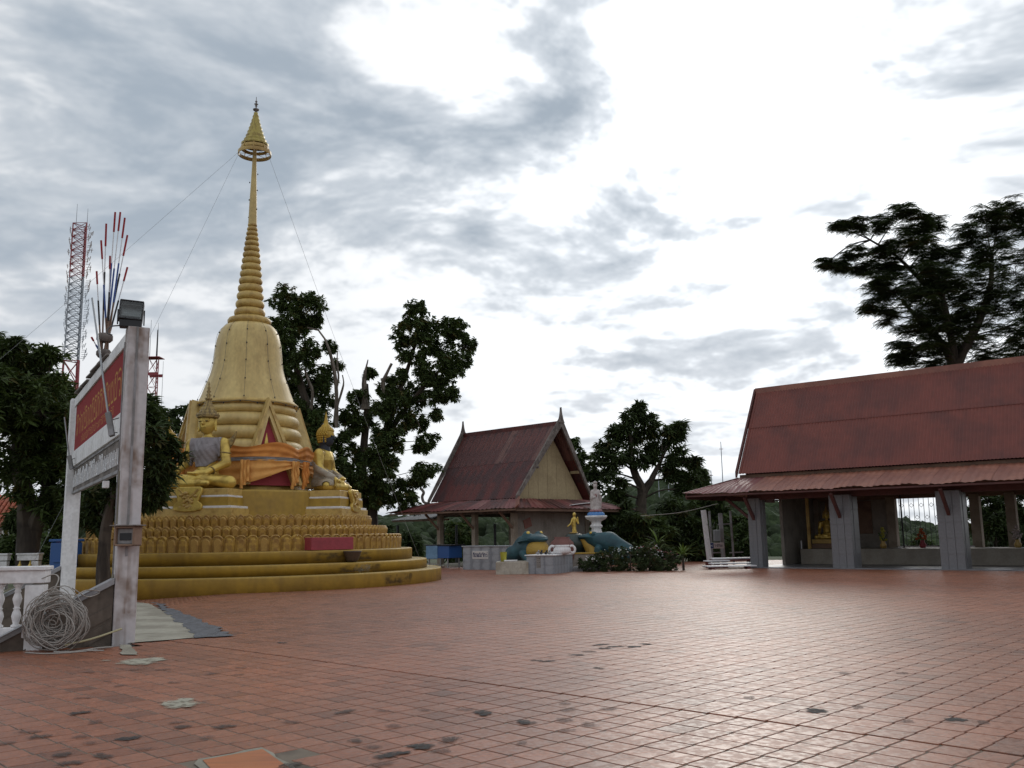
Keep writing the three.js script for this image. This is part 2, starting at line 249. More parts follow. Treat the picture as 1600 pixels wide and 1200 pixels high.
  const crustMat = (r, g, b, k, o = 1) => std({ color: lin(r, g, b), roughness: 0.85, alphaMap: ragged3[k], transparent: true, opacity: o });
  M.soot = [0, 1, 2].map((k) => [crustMat(0.09, 0.055, 0.045, k, 0.5), crustMat(0.05, 0.036, 0.03, k, 0.75), crustMat(0.024, 0.021, 0.02, k)]); M.scab = [0, 1].map((k) => crustMat(0.34, 0.32, 0.25, k));
  const marks = [[-2.8, -6.98, 2], [-3.95, -8.79, 0], [-3.62, -8.03, 2], [-3.63, -6.9], [-3.67, -7.29], [-3.48, -7.1, 1], [-3.05, -6.51, 1], [-2.87, -6.27, 1], [-3.01, -6.85], [-3.19, -7.08], [-2.75, -6.45, 1], [-2.55, -6.64], [-2.54, -7.39, 1], [-2.23, -7.37, 1], [-2.24, -6.99], [-2.66, -7.55], [-3.32, -7.63], [-4.2, -10.61], [-3.89, -10.58], [-4.65, -10.47], [-3.91, -9.48], [-4.16, -9.79], [-3.43, -9.63], [-3.24, -10.18], [-2.92, -10.1], [-3.06, -10.64], [-1.13, -6.78, 1], [-0.64, -6.59, 3], [-0.82, -6.36, 3], [-0.48, -6.78, 1], [-0.5, -6.45], [-1.4, -7.9, 1], [-1.09, -7.9], [-0.75, -7.92], [-0.27, -7.75, 2], [-0.43, -7.93], [-0.94, -7.29], [-1.75, -7.5], [-0.84, -6.1], [-0.97, -6.59], [-1.43, -6.09, 1], [0.06, -7.36, 3], [0.37, -7.41], [0.35, -7.03], [0.54, -7.23], [0.74, -7.83], [0.35, -10.77, 2], [0.23, -10.83, 1], [1.47, -12.01, 3], [1.25, -12.04, 2], [1.1, -11.86, 2], [1.67, -12.26, 3], [1.08, -12.27, 2], [0.88, -11.57, 1], [0.72, -11.28, 2], [0.86, -10.15, 1], [0.4, -11.15], [2.36, -7.61, 3], [2.72, -7.74], [2.88, -7.16], [3.25, -7.2, 2], [1.98, -8.25], [3.23, -9.53], [3.8, -9.47], [-3.2, -13.07, 2], [-1.14, -16.09], [-2.12, -14.35], [0.03, -6.64], [0.42, -7.83], [0.41, -8.12], [3.39, -7.07]];
  marks.forEach(([x, z, d = 0], k) => {
    const r = 0.085 + 0.035 * R() + d * 0.014, y = G(x, z) + 0.0065, m = mesh('burn_mark', crustGeo, M.soot[k % 3][d >= 2 ? 2 : d ? 1 : 0], floor); m.position.set(x, y + (k % 3) * 0.0008, z); m.scale.set(r * (0.9 + 0.4 * R()), 1, r * (0.7 + 0.3 * R())); m.rotation.y = R() * 6;
  });
  // cement patch, tar strip and small mends by the gate
  const sheet = (pts, y) => { const s = new THREE.Shape(pts.map(([x, z]) => new THREE.Vector2(x, -z))); const g = new THREE.ShapeGeometry(s); g.rotateX(-Math.PI / 2); g.translate(0, y, 0); return uvm(g); };
  const ragged = (pts, amp, seed) => { const out = []; pts.forEach(([x, z], i) => { const [a, b] = pts[(i + 1) % pts.length], n = Math.max(2, Math.round(Math.hypot(a - x, b - z) / 0.12)); for (let k = 0; k < n; k++) { const t = k / n; out.push([lerp(x, a, t) + (vnoise(i * 9 + k * 0.6, seed) - 0.5) * amp, lerp(z, b, t) + (vnoise(k * 0.6, i * 9, seed) - 0.5) * amp]); } }); return out; };
  mesh('cement_patch', sheet(ragged([[-8.9, -22.2], [-8.3, -21.5], [-6.29, -17.64], [-4.57, -13.91], [-5.36, -13.29], [-5.6, -13.6], [-9.5, -20.5]], 0.07, 3), 0.014), M.concrete, floor);
  mesh('tar_strip', sheet(ragged([[-8.35, -21.9], [-8.0, -21.4], [-6.0, -17.6], [-4.1, -14.0], [-4.6, -13.8], [-6.24, -17.3]], 0.16, 4), 0.019), M.asphalt, floor);
  mesh('cement_strip', sheet(ragged([[-5.42, -13.07], [-5.25, -13.05], [-4.68, -11.9], [-4.93, -11.98]], 0.05, 5), 0.013), M.concrete, floor);
  for (const [x, z, w, d, k] of [[-4.45, -11.35, 0.5, 0.4, 0], [-2.94, -8.41, 0.34, 0.28, 1]]) { const m = mesh('cement_scab', crustGeo, M.scab[k], floor); m.position.set(x, 0.0085, z); m.scale.set(w, 1, d); m.rotation.y = k * 2; }
  // brown cover plate let into the floor, with a cement rim
  const pc = [[-2.09, -6.31], [-1.73, -6.63], [-1.26, -5.86], [-1.62, -5.5]];
  mesh('cement_rim', sheet(ragged(pc, 0.06, 8), 0.002), M.concrete, floor);
  const inner = pc.map(([x, z]) => { const cx = -1.675, cz = -6.075; return [cx + (x - cx) * 0.86, cz + (z - cz) * 0.9]; });
  M.plate = std({ map: tex(256, 256, (u, v, c) => { const a = fbm(u * 2, v * 20, 3, 4), b = fbm(u * 5, v * 5, 9, 4, 5), k = 0.75 + 0.5 * a; c[0] = 0.36 * k; c[1] = 0.115 * k * (0.9 + 0.2 * b); c[2] = 0.03 * k; }, true, 1), roughness: 0.6 });
  mesh('cover_plate', sheet(inner, 0.006), M.plate, floor);
  // the dry leaf and crumbs on the floor
}
function terrainY(x, z) {
  const d = Math.hypot(x - 2, z + 24), far = smooth(48, 190, d);
  let y = -0.35 - 38 * far + (fbm(x * 0.03, z * 0.03, 2, 3) - 0.5) * (0.4 + 14 * far);
  y -= 2.4 * smooth(-6.8, -11, x) * smooth(-24, -19, z) * smooth(-60, -40, x) * smooth(30, 0, z) ;
  // wooded ridges across the valley
  const a = Math.atan2(x, -z) * 180 / Math.PI, D = Math.hypot(x, z);
  const crest = 15 * Math.exp(-(((a - 9.5) / 5.5) ** 2)) + -7 * Math.exp(-(((a - 25) / 7) ** 2)) + 1 * Math.exp(-(((a + 3) / 9) ** 2)) + 4 * Math.exp(-(((a + 30) / 14) ** 2)) + 6 * Math.exp(-(((a - 60) / 25) ** 2));
  y += (38 + crest + (fbm(x * 0.012, z * 0.012, 7, 4) - 0.5) * 12) * smooth(230, 420, D) * smooth(900, 480, D);
  return y;
}
{
  const nr = 70, na = 160, pos = [], idx = []; const rad = (i) => 3 + 9000 * Math.pow(i / nr, 4.2) + i * 3.2;
  for (let i = 0; i <= nr; i++) for (let k = 0; k < na; k++) { const a = k / na * Math.PI * 2, r = i ? rad(i) : 0, x = Math.sin(a) * r + 2, z = -Math.cos(a) * r - 24; pos.push(x, terrainY(x, z), z); }
  for (let i = 0; i < nr; i++) for (let k = 0; k < na; k++) { const a = i * na + k, b = i * na + (k + 1) % na, c = a + na, d = b + na; idx.push(a, b, c, b, d, c); }
  const g = new THREE.BufferGeometry(); g.setAttribute('position', new THREE.Float32BufferAttribute(pos, 3)); g.setIndex(idx); g.computeVertexNormals();
  M.soil = std({ map: mottle([0.06, 0.075, 0.03], [0.11, 0.085, 0.055], { amount: 0.8, scale: 6, seed: 71, rep: 0.08 }), roughness: 1 });
  structure(mesh('terrain', uvm(g), M.soil));
}
// ------------------------------------------------------------------ figures from joints: tapered limbs joined by a smooth minimum
const cone = (p, b) => { const [ax, ay, az, ra, bx, by, bz, rb] = b, dx = bx - ax, dy = by - ay, dz = bz - az, px = p[0] - ax, py = p[1] - ay, pz = p[2] - az; const t = clamp((px * dx + py * dy + pz * dz) / (dx * dx + dy * dy + dz * dz + 1e-9)); const ex = px - dx * t, ey = py - dy * t, ez = pz - dz * t; return Math.sqrt(ex * ex + ey * ey + ez * ez) - lerp(ra, rb, t); };
const egg = (p, [x, y, z, rx, ry, rz]) => { const a = (p[0] - x) / rx, b = (p[1] - y) / ry, c = (p[2] - z) / rz, k = Math.sqrt(a * a + b * b + c * c); return (k - 1) * Math.min(rx, ry, rz); };
const smin = (a, b, k) => { const h = clamp(0.5 + 0.5 * (b - a) / k); return lerp(b, a, h) - k * h * (1 - h); };
function field(bones, eggs, k) { return (p) => { let d = 9; for (const b of bones) d = smin(d, cone(p, b), k); for (const e of eggs) d = smin(d, egg(p, e), k); return d; }; }
function surface(f, [cx, cy, cz], half, n) {
  const mc = new MarchingCubes(n, M.goldLeaf, false, false, 160000); mc.isolation = 0;
  const hs = n / 2, p = [0, 0, 0];
  for (let z = 0; z < n; z++) for (let y = 0; y < n; y++) for (let x = 0; x < n; x++) { p[0] = cx + (x - hs) / hs * half; p[1] = cy + (y - hs) / hs * half; p[2] = cz + (z - hs) / hs * half; mc.field[x + y * n + z * n * n] = -f(p) / half; }
  mc.update(); const c = mc.count, src = mc.positionArray, pos = new Float32Array(c * 3);
  for (let i = 0; i < c; i++) { pos[i * 3] = cx + src[i * 3] * half; pos[i * 3 + 1] = cy + src[i * 3 + 1] * half; pos[i * 3 + 2] = cz + src[i * 3 + 2] * half; }
  let g = new THREE.BufferGeometry(); g.setAttribute('position', new THREE.BufferAttribute(pos, 3)); g = mergeVertices(g, half * 1e-4);
  const P = g.attributes.position, N = new Float32Array(P.count * 3), e = half / n * 0.7, q = [0, 0, 0];
  for (let i = 0; i < P.count; i++) { const v = [P.getX(i), P.getY(i), P.getZ(i)], gr = [0, 0, 0]; for (let k = 0; k < 3; k++) { q[0] = v[0]; q[1] = v[1]; q[2] = v[2]; q[k] += e; const a = f(q); q[k] -= 2 * e; gr[k] = a - f(q); } const L = Math.hypot(...gr) || 1; N[i * 3] = gr[0] / L; N[i * 3 + 1] = gr[1] / L; N[i * 3 + 2] = gr[2] / L; }
  g.setAttribute('normal', new THREE.BufferAttribute(N, 3));
  const uv = new Float32Array(P.count * 2); for (let i = 0; i < P.count; i++) { uv[i * 2] = P.getX(i) + P.getZ(i) * 0.7; uv[i * 2 + 1] = P.getY(i) + P.getZ(i) * 0.3; } g.setAttribute('uv', new THREE.BufferAttribute(uv, 2)); return g;
}

// ------------------------------------------------------------------ the stupa
const stupa = thing('stupa', 'tall golden bell-shaped stupa with ringed spire on round stepped base', 'stupa', [STUPA[0], 0, STUPA[1]]);
const ang = (deg) => deg * Math.PI / 180;
{
  // three round steps, their edges softened
  for (const [r, y0, y1] of [[6.63, -0.5, 0.41], [6.14, 0.38, 0.71], [5.64, 0.68, 1.07]]) {
    const s = mesh('base_step', lathe([[0.5, y0], [r, y0], [r, y1 - 0.045], [r - 0.012, y1 - 0.012], [r - 0.05, y1 - 0.004]], 160), M.ochre, stupa);
    
    mesh('tread', uvm(lathe([[r - 0.05, y1 - 0.004], [0.5, y1 + 0.006]], 160)), M.ochreTopSkylit, s);
  }
  // lotus petals: three rings
  const petalShape = (w, h, round) => {
    const s = new THREE.Shape(), a = w / 2;
    if (round) { s.moveTo(-a * 0.92, 0); s.lineTo(-a * 0.96, h * 0.62); s.bezierCurveTo(-a * 0.98, h * 0.92, -a * 0.5, h, 0, h); s.bezierCurveTo(a * 0.5, h, a * 0.98, h * 0.92, a * 0.96, h * 0.62); s.lineTo(a * 0.92, 0); }
    else { s.moveTo(-a * 0.86, 0); s.lineTo(-a * 0.98, h * 0.66); s.quadraticCurveTo(-a * 0.8, h * 0.9, 0, h); s.quadraticCurveTo(a * 0.8, h * 0.9, a * 0.98, h * 0.66); s.lineTo(a * 0.86, 0); }
    return s;
  };
  const petalGeo = (w, h, round, lean) => {
    const outer = new THREE.ExtrudeGeometry(petalShape(w, h, round), { depth: 0.05, bevelEnabled: true, bevelThickness: 0.022, bevelSize: 0.018, bevelSegments: 1, curveSegments: 5 });
    const inner = new THREE.ExtrudeGeometry(petalShape(w * 0.62, h * 0.74, round), { depth: 0.03, bevelEnabled: true, bevelThickness: 0.03, bevelSize: 0.03, bevelSegments: 1, curveSegments: 4 }); inner.translate(0, h * 0.05, 0.062);
    const lip = new THREE.TorusGeometry(w * 0.36, 0.022, 5, 10, Math.PI); lip.scale(1, 0.55, 1); lip.translate(0, h * 0.86, 0.085);
    const g = uvm(merge(round ? [outer, inner, lip] : [outer, inner])); g.rotateX(lean); return g;
  };
  const toCam = Math.atan2(-STUPA[0], -STUPA[1]);
  for (const [r, y, h, n, round, lean] of [[5.14, 1.06, 0.46, 104, true, 0.06], [4.66, 1.5, 0.30, 120, false, 0.12], [4.12, 1.78, 0.35, 108, false, 0.10]]) {
    const w = 2 * Math.PI * (r + 0.05) / n * 0.97, geo = petalGeo(w, h, round, lean), back = [], R = rng(n);
    for (let k = 0; k < n; k++) {
      const a = (k + 0.5) / n * Math.PI * 2, off = Math.abs(((a - toCam + Math.PI * 3) % (Math.PI * 2)) - Math.PI), da = Math.abs(Math.PI - ((Math.abs(a - toCam) % (Math.PI * 2)) > Math.PI ? (2 * Math.PI - (Math.abs(a - toCam) % (2 * Math.PI))) : (Math.abs(a - toCam) % (2 * Math.PI))));
      if (da > Math.PI * 0.46) { const p = mesh('lotus_petal', geo, M.petal[Math.floor(R() * 3)], stupa); p.position.set(Math.sin(a) * r, y, Math.cos(a) * r); p.rotation.y = a; }
      else { const g = geo.clone(); g.rotateY(a); g.translate(Math.sin(a) * r, y, Math.cos(a) * r); back.push(g); }
    }
    stuff(mesh('lotus_petal_row', back, M.petal[0], stupa));
    mesh('ring_wall', lathe([[r + 0.01, y - 0.06], [r + 0.01, y + h * 0.9], [0.6, y + h * 0.9 + 0.01]], 128), M.petal[1], stupa);
  }
  // drum, then the recessed square plinth with gabled niches
  mesh('drum', uvm(lathe([[3.05, 2.0], [3.05, 2.86], [3.0, 2.93], [2.6, 2.94], [0.5, 2.96]], 12)), M.ochre, stupa).rotation.y = ang(37 + 15);
  mesh('plinth', uvm(lathe([[2.12, 2.9], [2.12, 3.05], [2.0, 3.1], [1.96, 4.2], [2.04, 4.3], [1.9, 4.42]], 48)), M.goldDark, stupa);
  // swelling rings under the bell
  const torus = [[1.86, 4.38]]; for (const [y, r] of [[4.62, 1.95], [5.06, 1.86], [5.5, 1.76], [5.84, 1.66]]) { for (let k = -4; k <= 4; k++) { const t = k / 4 * 1.25; torus.push([r - 0.30 + 0.30 * Math.cos(t), y + 0.225 * Math.sin(t) / Math.sin(1.25) * 0.98]); } }
  { const rings = [[4.4, 1.92, 0.24], [4.86, 1.85, 0.235], [5.31, 1.77, 0.225], [5.7, 1.66, 0.17]]; for (const [y, r, hh] of rings) { const pts = []; for (let k = -8; k <= 8; k++) { const t = k / 8 * Math.PI / 2; pts.push([r - hh * 1.05 + hh * 1.05 * Math.cos(t), y + hh * Math.sin(t)]); } mesh('swelling_ring', lathe(pts, 72), M.goldBell, stupa); } mesh('ring_core', lathe([[1.72, 4.1], [1.5, 5.9]], 48), M.goldDark, stupa); }
  mesh('bell_collar', lathe([[1.5, 5.82], [1.70, 5.84], [1.72, 5.93], [1.66, 5.98], [1.4, 6.0]], 72), M.goldDark, stupa);
  const bell = mesh('bell', turned(new THREE.LatheGeometry(new THREE.SplineCurve([[1.62, 5.97], [1.5, 6.25], [1.38, 6.6], [1.25, 6.95], [1.17, 7.3], [1.13, 7.7], [1.09, 8.05], [1.02, 8.35], [0.92, 8.58], [0.78, 8.72], [0.66, 8.77]].map((p) => new THREE.Vector2(...p))).getPoints(40), 72)), M.goldBell, stupa);
  // strings of small lamps down the bell and round its foot
  const bulbs = (list, parent) => { const gs = list.map(([x, y, z]) => ball(0.021, x, y - 0.025, z, 1, 1.5, 1, 6)); mesh('lamp_bulb_string', gs, M.darkSteel, parent); };
  for (let k = 0; k < 10; k++) {
    const a = k / 10 * Math.PI * 2 + 0.22, pts = [[1.66, 5.98], [1.4, 6.6], [1.19, 7.3], [1.12, 7.9], [1.03, 8.4], [0.7, 8.8]].map(([r, y]) => [Math.sin(a) * (r + 0.02), y, Math.cos(a) * (r + 0.02)]);
    mesh('lamp_wire', tube(pts, 0.0045, 16, 4), M.wire, bell); bulbs([0.15, 1.15, 2.1, 3.1, 4.1].map((t) => { const i = Math.floor(t), f = t - i; return pts[i].map((v, n) => lerp(v, pts[i + 1][n], f)); }), bell);
  }
  { const pts = []; for (let k = 0; k <= 40; k++) { const a = k / 40 * Math.PI * 2; pts.push([Math.sin(a) * 1.72, 5.86 + 0.03 * Math.sin(a * 9), Math.cos(a) * 1.72]); } mesh('lamp_wire', tube(pts, 0.008, 120, 4), M.wire, stupa); bulbs(pts.filter((_, i) => i % 2), stupa); }
  // neck, stacked rings, pole
  mesh('neck', lathe([[0.60, 8.72], [0.72, 8.78], [0.74, 8.9], [0.69, 8.98], [0.56, 9.02], [0.5, 9.06]], 48), M.goldDark, stupa);
  let y = 9.03; const n = 15; for (let k = 0; k < n; k++) { const t = k / n, r = lerp(0.53, 0.14, Math.pow(t, 0.86)), hh = lerp(0.155, 0.068, t); const pts = []; for (let i = -6; i <= 6; i++) { const q = i / 6 * Math.PI / 2; pts.push([r - hh * 0.9 + hh * 0.9 * Math.cos(q), y + hh + hh * Math.sin(q)]); } mesh('spire_ring', lathe(pts, 36), M.goldDark, stupa); y += hh * 2; }
  mesh('spire_core', lathe([[0.42, 9.0], [0.12, y]], 24), M.goldDark, stupa);
  mesh('spire_pole', lathe([[0.155, y - 0.06], [0.15, y], [0.13, 13.2], [0.10, 14.0], [0.075, 14.8], [0.06, 16.6]], 20), M.goldBell, stupa);
  bulbs([12.7, 13.0, 13.35, 13.7, 14.0, 14.3].map((q, i) => [0.14 * (i % 2 ? 1 : -1), q, 0.02]), stupa);
  // tiered parasol at the top
  const um = new THREE.Group(); um.name = 'parasol'; stupa.add(um);
  M.parasol = std({ map: mottle([0.42, 0.33, 0.085], [0.26, 0.18, 0.05], { amount: 0.8, scale: 6, seed: 44, rep: 1.5 }), roughness: 0.4, metalness: 0.3 });
  const hoop = (r, q, hh) => lathe([[r - 0.012, q], [r + 0.01, q], [r + 0.012, q + hh], [r - 0.012, q + hh], [r - 0.012, q]], 40);
  mesh('hoop', hoop(0.57, 15.0, 0.13), M.goldDark, um); mesh('hoop', hoop(0.47, 15.2, 0.11), M.goldDark, um);
  const crown = []; for (let k = 0; k <= 8; k++) { const t = k / 8, r = lerp(0.46, 0.075, Math.pow(t, 0.72)); crown.push([r, 15.36 + t * 1.2], [r * 1.05, 15.36 + t * 1.2 + 0.06]); }
  mesh('crown_cone', lathe(crown, 40), M.parasol, um);
  const ribs = []; for (let k = 0; k < 8; k++) { const a = k / 8 * Math.PI * 2 + 0.2; ribs.push(bar([Math.sin(a) * 0.58, 15.0, Math.cos(a) * 0.58], [Math.sin(a) * 0.43, 15.45, Math.cos(a) * 0.43], 0.022, 0.022)); ribs.push(bar([0, 15.06, 0], [Math.sin(a) * 0.56, 15.06, Math.cos(a) * 0.56], 0.014, 0.014)); } mesh('stay', ribs, M.goldDark, um);
  mesh('finial', lathe([[0.07, 16.55], [0.05, 16.62], [0.025, 16.66], [0.10, 16.72], [0.11, 16.76], [0.025, 16.8], [0.02, 16.86], [0.05, 16.89], [0.02, 16.92], [0.075, 16.96], [0.015, 16.99], [0.045, 17.06], [0.012, 17.1], [0.008, 17.24]], 14), M.greyWood, um);
  // niche gables between the statues
  for (const deg of [37, 127, 217, 307]) {
    const nb = new THREE.Group(); nb.name = 'niche'; nb.rotation.y = ang(deg); stupa.add(nb);
    const apex = 5.98, foot = 3.1, hw = 1.02, Z = (y) => lerp(2.28, 1.78, (y - foot) / (apex - foot)), N = [0, 0.17, 0.985];   // the gable leans on the rings
    const leg = (s, w, dz, d) => slab([[s * hw, foot, Z(foot) + dz], [s * (hw - w), foot, Z(foot) + dz], [0, apex - w * 2.1, Z(apex - w * 2.1) + dz], [0, apex, Z(apex) + dz]], d, N);
    mesh('gable_board', leg(1, 0.30, -0.1, 0.2), M.goldBell, nb); mesh('gable_board', leg(-1, 0.30, -0.1, 0.2), M.goldBell, nb);
    mesh('gable_trim', leg(1, 0.13, 0.105, 0.06), M.goldDark, nb); mesh('gable_trim', leg(-1, 0.13, 0.105, 0.06), M.goldDark, nb);
    for (const s of [-1, 1]) mesh('gable_cheek', slab([[s * hw, foot, Z(foot) - 0.1], [0, apex, Z(apex) - 0.1], [0, apex - 0.5, 1.2], [s * hw, foot, 1.2]], 0.05, [0, 0.05, 0]), M.goldBell, nb);
    M.nicheRed ??= std({ color: lin(0.33, 0.045, 0.06), roughness: 0.8 });
    mesh('niche_back', slab([[hw - 0.25, foot, Z(foot) - 0.09], [0, apex - 0.55, Z(apex - 0.55) - 0.09], [-hw + 0.25, foot, Z(foot) - 0.09]], 0.03, N), M.nicheRed, nb);
    mesh('niche_figure', lathe([[0.02, 3.2], [0.2, 3.2], [0.18, 3.5], [0.11, 3.7], [0.13, 4.0], [0.04, 4.12], [0.07, 4.25], [0.04, 4.42], [0.0, 4.6]], 16).scale(1, 1, 0.5).translate(-0.14, 0.2, 2.16), M.goldLeaf, nb);
  }
  // stepped pedestals under the four statues
  for (const deg of [-8, 82, 172, 262]) {
    const pd = new THREE.Group(); pd.name = 'pedestal'; pd.rotation.y = ang(deg); stupa.add(pd);
    const zc = 3.02;
    mesh('pedestal_foot', box(2.75, 0.26, 1.75, 0, 2.08, zc), M.goldDark, pd); mesh('white_band', box(2.68, 0.07, 1.69, 0, 2.34, zc), M.white, pd);
    mesh('pedestal_body', box(2.4, 0.26, 1.5, 0, 2.41, zc), M.ochre, pd); mesh('white_band', box(2.36, 0.06, 1.47, 0, 2.67, zc), M.white, pd); mesh('pedestal_top', box(2.3, 0.2, 1.42, 0, 2.73, zc), M.goldDark, pd);
    // carved shield hanging over the pedestal front
    const s = new THREE.Shape(); s.moveTo(-0.3, 0.72); s.lineTo(0.3, 0.72); s.quadraticCurveTo(0.42, 0.72, 0.4, 0.62); s.lineTo(0.3, 0.3); s.quadraticCurveTo(0.5, 0.2, 0.4, 0.06); s.quadraticCurveTo(0, -0.04, -0.4, 0.06); s.quadraticCurveTo(-0.5, 0.2, -0.3, 0.3); s.lineTo(-0.4, 0.62); s.quadraticCurveTo(-0.42, 0.72, -0.3, 0.72);
    const sh = uvm(new THREE.ExtrudeGeometry(s, { depth: 0.05, bevelEnabled: true, bevelSize: 0.02, bevelThickness: 0.03, bevelSegments: 2 })); sh.rotateX(-0.12); sh.translate(0, 2.24, zc + 0.86);
    const sm = mesh('shield', sh, M.goldLeaf, pd), rel = []; const R = rng(deg + 500);
    for (let k = 0; k < 16; k++) rel.push(ball(0.035 + 0.02 * R(), (R() - 0.5) * 0.5, 2.36 + R() * 0.5, zc + 0.90 + 0.03 * R(), 1.5, 1, 0.6, 6)); rel.push(bar([-0.3, 2.9, zc + 0.86], [0.15, 2.5, zc + 0.94], 0.05), bar([0.3, 2.9, zc + 0.86], [-0.15, 2.5, zc + 0.94], 0.05)); mesh('relief', rel, M.goldDark, sm);
  }
}
// orange cloth wound round the plinth: folds, swags and hanging tails
{
  M.cloth = [std({ map: mottle([0.66, 0.26, 0.055], [0.50, 0.18, 0.04], { amount: 0.6, scale: 5, seed: 46, rep: 0.8, fine: 0.06 }), roughness: 0.85 }), std({ map: mottle([0.72, 0.36, 0.10], [0.56, 0.25, 0.06], { amount: 0.6, scale: 5, seed: 47, rep: 0.8, fine: 0.06 }), roughness: 0.85 })];
  const c = thing('wrapped_cloth', 'orange cloth wound in swags round the plinth of the golden stupa', 'cloth', [STUPA[0], 0, STUPA[1]]);
  const band = (yTop, yBot, rad, fold, ph) => { const nu = 220, nv = 16, pos = [], idx = []; for (let j = 0; j <= nv; j++) for (let i = 0; i <= nu; i++) { const a = i / nu * Math.PI * 2, t = j / nv, y = lerp(yTop(a), yBot(a), t), r = rad(a, t) + fold * (Math.sin(t * 15 + 1.6 * Math.sin(a * 4 + ph) + ph) * 0.5 + 0.5 * Math.sin(a * 34 + 5 * vnoise(a * 3, t * 2, 3)) * t); pos.push(Math.sin(a) * r, y, Math.cos(a) * r); } for (let j = 0; j < nv; j++) for (let i = 0; i < nu; i++) { const p = j * (nu + 1) + i; idx.push(p, p + 1, p + nu + 1, p + 1, p + nu + 2, p + nu + 1); } const g = new THREE.BufferGeometry(); g.setAttribute('position', new THREE.Float32BufferAttribute(pos, 3)); g.setIndex(idx); g.computeVertexNormals(); const q = g.toNonIndexed(); q.computeVertexNormals(); const uv = []; for (let k = 0; k < q.attributes.position.count; k++) uv.push(Math.atan2(q.attributes.position.getX(k), q.attributes.position.getZ(k)) * 2, q.attributes.position.getY(k)); q.setAttribute('uv', new THREE.Float32BufferAttribute(uv, 2)); g.setAttribute('uv', new THREE.Float32BufferAttribute(pos.filter((_, i) => i % 3 !== 2), 2)); return g; };
  // the plinth with its four gables, seen from above: bulges at each niche
  const bulge = (a) => { let m = 0; for (const d of [37, 127, 217, 307]) { let q = Math.abs(((a - ang(d) + Math.PI * 3) % (Math.PI * 2)) - Math.PI); m = Math.max(m, Math.exp(-((q / 0.42) ** 4))); } return m; };
  mesh('upper_wrap', band((a) => 4.46 - 0.16 * Math.sin(a * 4 + 0.4) ** 2, (a) => 3.92, (a) => 2.16 + 0.40 * bulge(a), 0.035, 0.4), M.cloth[0], c);
  mesh('tie', band((a) => 3.98, (a) => 3.86, (a) => 2.22 + 0.40 * bulge(a), 0.02, 2), M.greyRail, c);
  mesh('lower_wrap', band((a) => 3.9, (a) => 3.35 - 0.28 * Math.sin(a * 2 + 2.2) - 0.1 * Math.sin(a * 5), (a, t) => 2.2 + 0.40 * bulge(a) + 0.08 * t, 0.05, 1), M.cloth[1], c);
  for (const d of [16, 52, 62, 100, 330, 300]) { const a = ang(d), g = []; for (let k = 0; k < 3; k++) { const s = []; for (let j = 0; j <= 8; j++) s.push([Math.sin(a + (k - 1) * 0.035) * (2.66 + 0.03 * Math.sin(j * 1.4 + k)), lerp(3.86, 2.98 + 0.1 * k, j / 8), Math.cos(a + (k - 1) * 0.035) * (2.66 + 0.03 * Math.sin(j * 1.4 + k))]); g.push(tube(s, 0.055, 12, 6)); } mesh('tail', g, M.cloth[d % 4 === 0 ? 1 : 0], c); }
}
// ------------------------------------------------------------------ seated Buddhas
const buddhaBones = [
  [0, 0.3, -0.1, 0.36, 0, 0.62, -0.1, 0.26], [0, 0.62, -0.1, 0.26, 0, 1.06, -0.1, 0.34], [0, 1.06, -0.1, 0.34, 0, 1.22, -0.1, 0.27], [-0.4, 1.26, -0.1, 0.155, 0.4, 1.26, -0.1, 0.155],
  [-0.46, 1.25, -0.08, 0.165, -0.57, 0.74, -0.02, 0.115], [-0.57, 0.74, -0.02, 0.12, -0.66, 0.44, 0.44, 0.08],
  [0.46, 1.25, -0.08, 0.165, 0.6, 0.72, 0.02, 0.115], [0.6, 0.72, 0.02, 0.12, 0.22, 0.43, 0.46, 0.08],
  [-0.22, 0.2, -0.05, 0.24, -0.86, 0.17, 0.36, 0.17], [0.22, 0.2, -0.05, 0.24, 0.86, 0.17, 0.36, 0.17],
  [-0.86, 0.16, 0.36, 0.16, 0.15, 0.15, 0.66, 0.115], [0.86, 0.17, 0.36, 0.16, -0.12, 0.28, 0.56, 0.11], [-0.12, 0.28, 0.56, 0.10, -0.42, 0.33, 0.56, 0.07], [0.15, 0.15, 0.66, 0.1, 0.4, 0.14, 0.7, 0.07],
  [0, 1.28, -0.09, 0.135, 0, 1.56, -0.05, 0.115],
];
const handBones = [[0.22, 0.43, 0.46, 0.075, 0.04, 0.42, 0.56, 0.085], [-0.66, 0.44, 0.44, 0.075, -0.68, 0.36, 0.56, 0.085]];
for (let k = 0; k < 4; k++) { handBones.push([0.04, 0.42 - k * 0.004, 0.5 + k * 0.05, 0.034, -0.2 + 0.02 * Math.abs(k - 1.4), 0.43, 0.51 + k * 0.05, 0.026]); handBones.push([-0.755 + k * 0.05, 0.35, 0.585, 0.034, -0.77 + k * 0.052, 0.12 + 0.02 * Math.abs(k - 1.4), 0.6 - 0.02 * k, 0.026]); }
handBones.push([0.1, 0.45, 0.5, 0.034, -0.02, 0.5, 0.47, 0.026], [-0.62, 0.38, 0.5, 0.034, -0.53, 0.29, 0.56, 0.026]);
const bodyF = field([...buddhaBones, ...handBones], [], 0.05), torsoF = field(buddhaBones.slice(0, 7).concat([buddhaBones[6]]), [], 0.06);
const bodyGeo = surface(bodyF, [0, 0.78, 0.16], 1.12, 110);
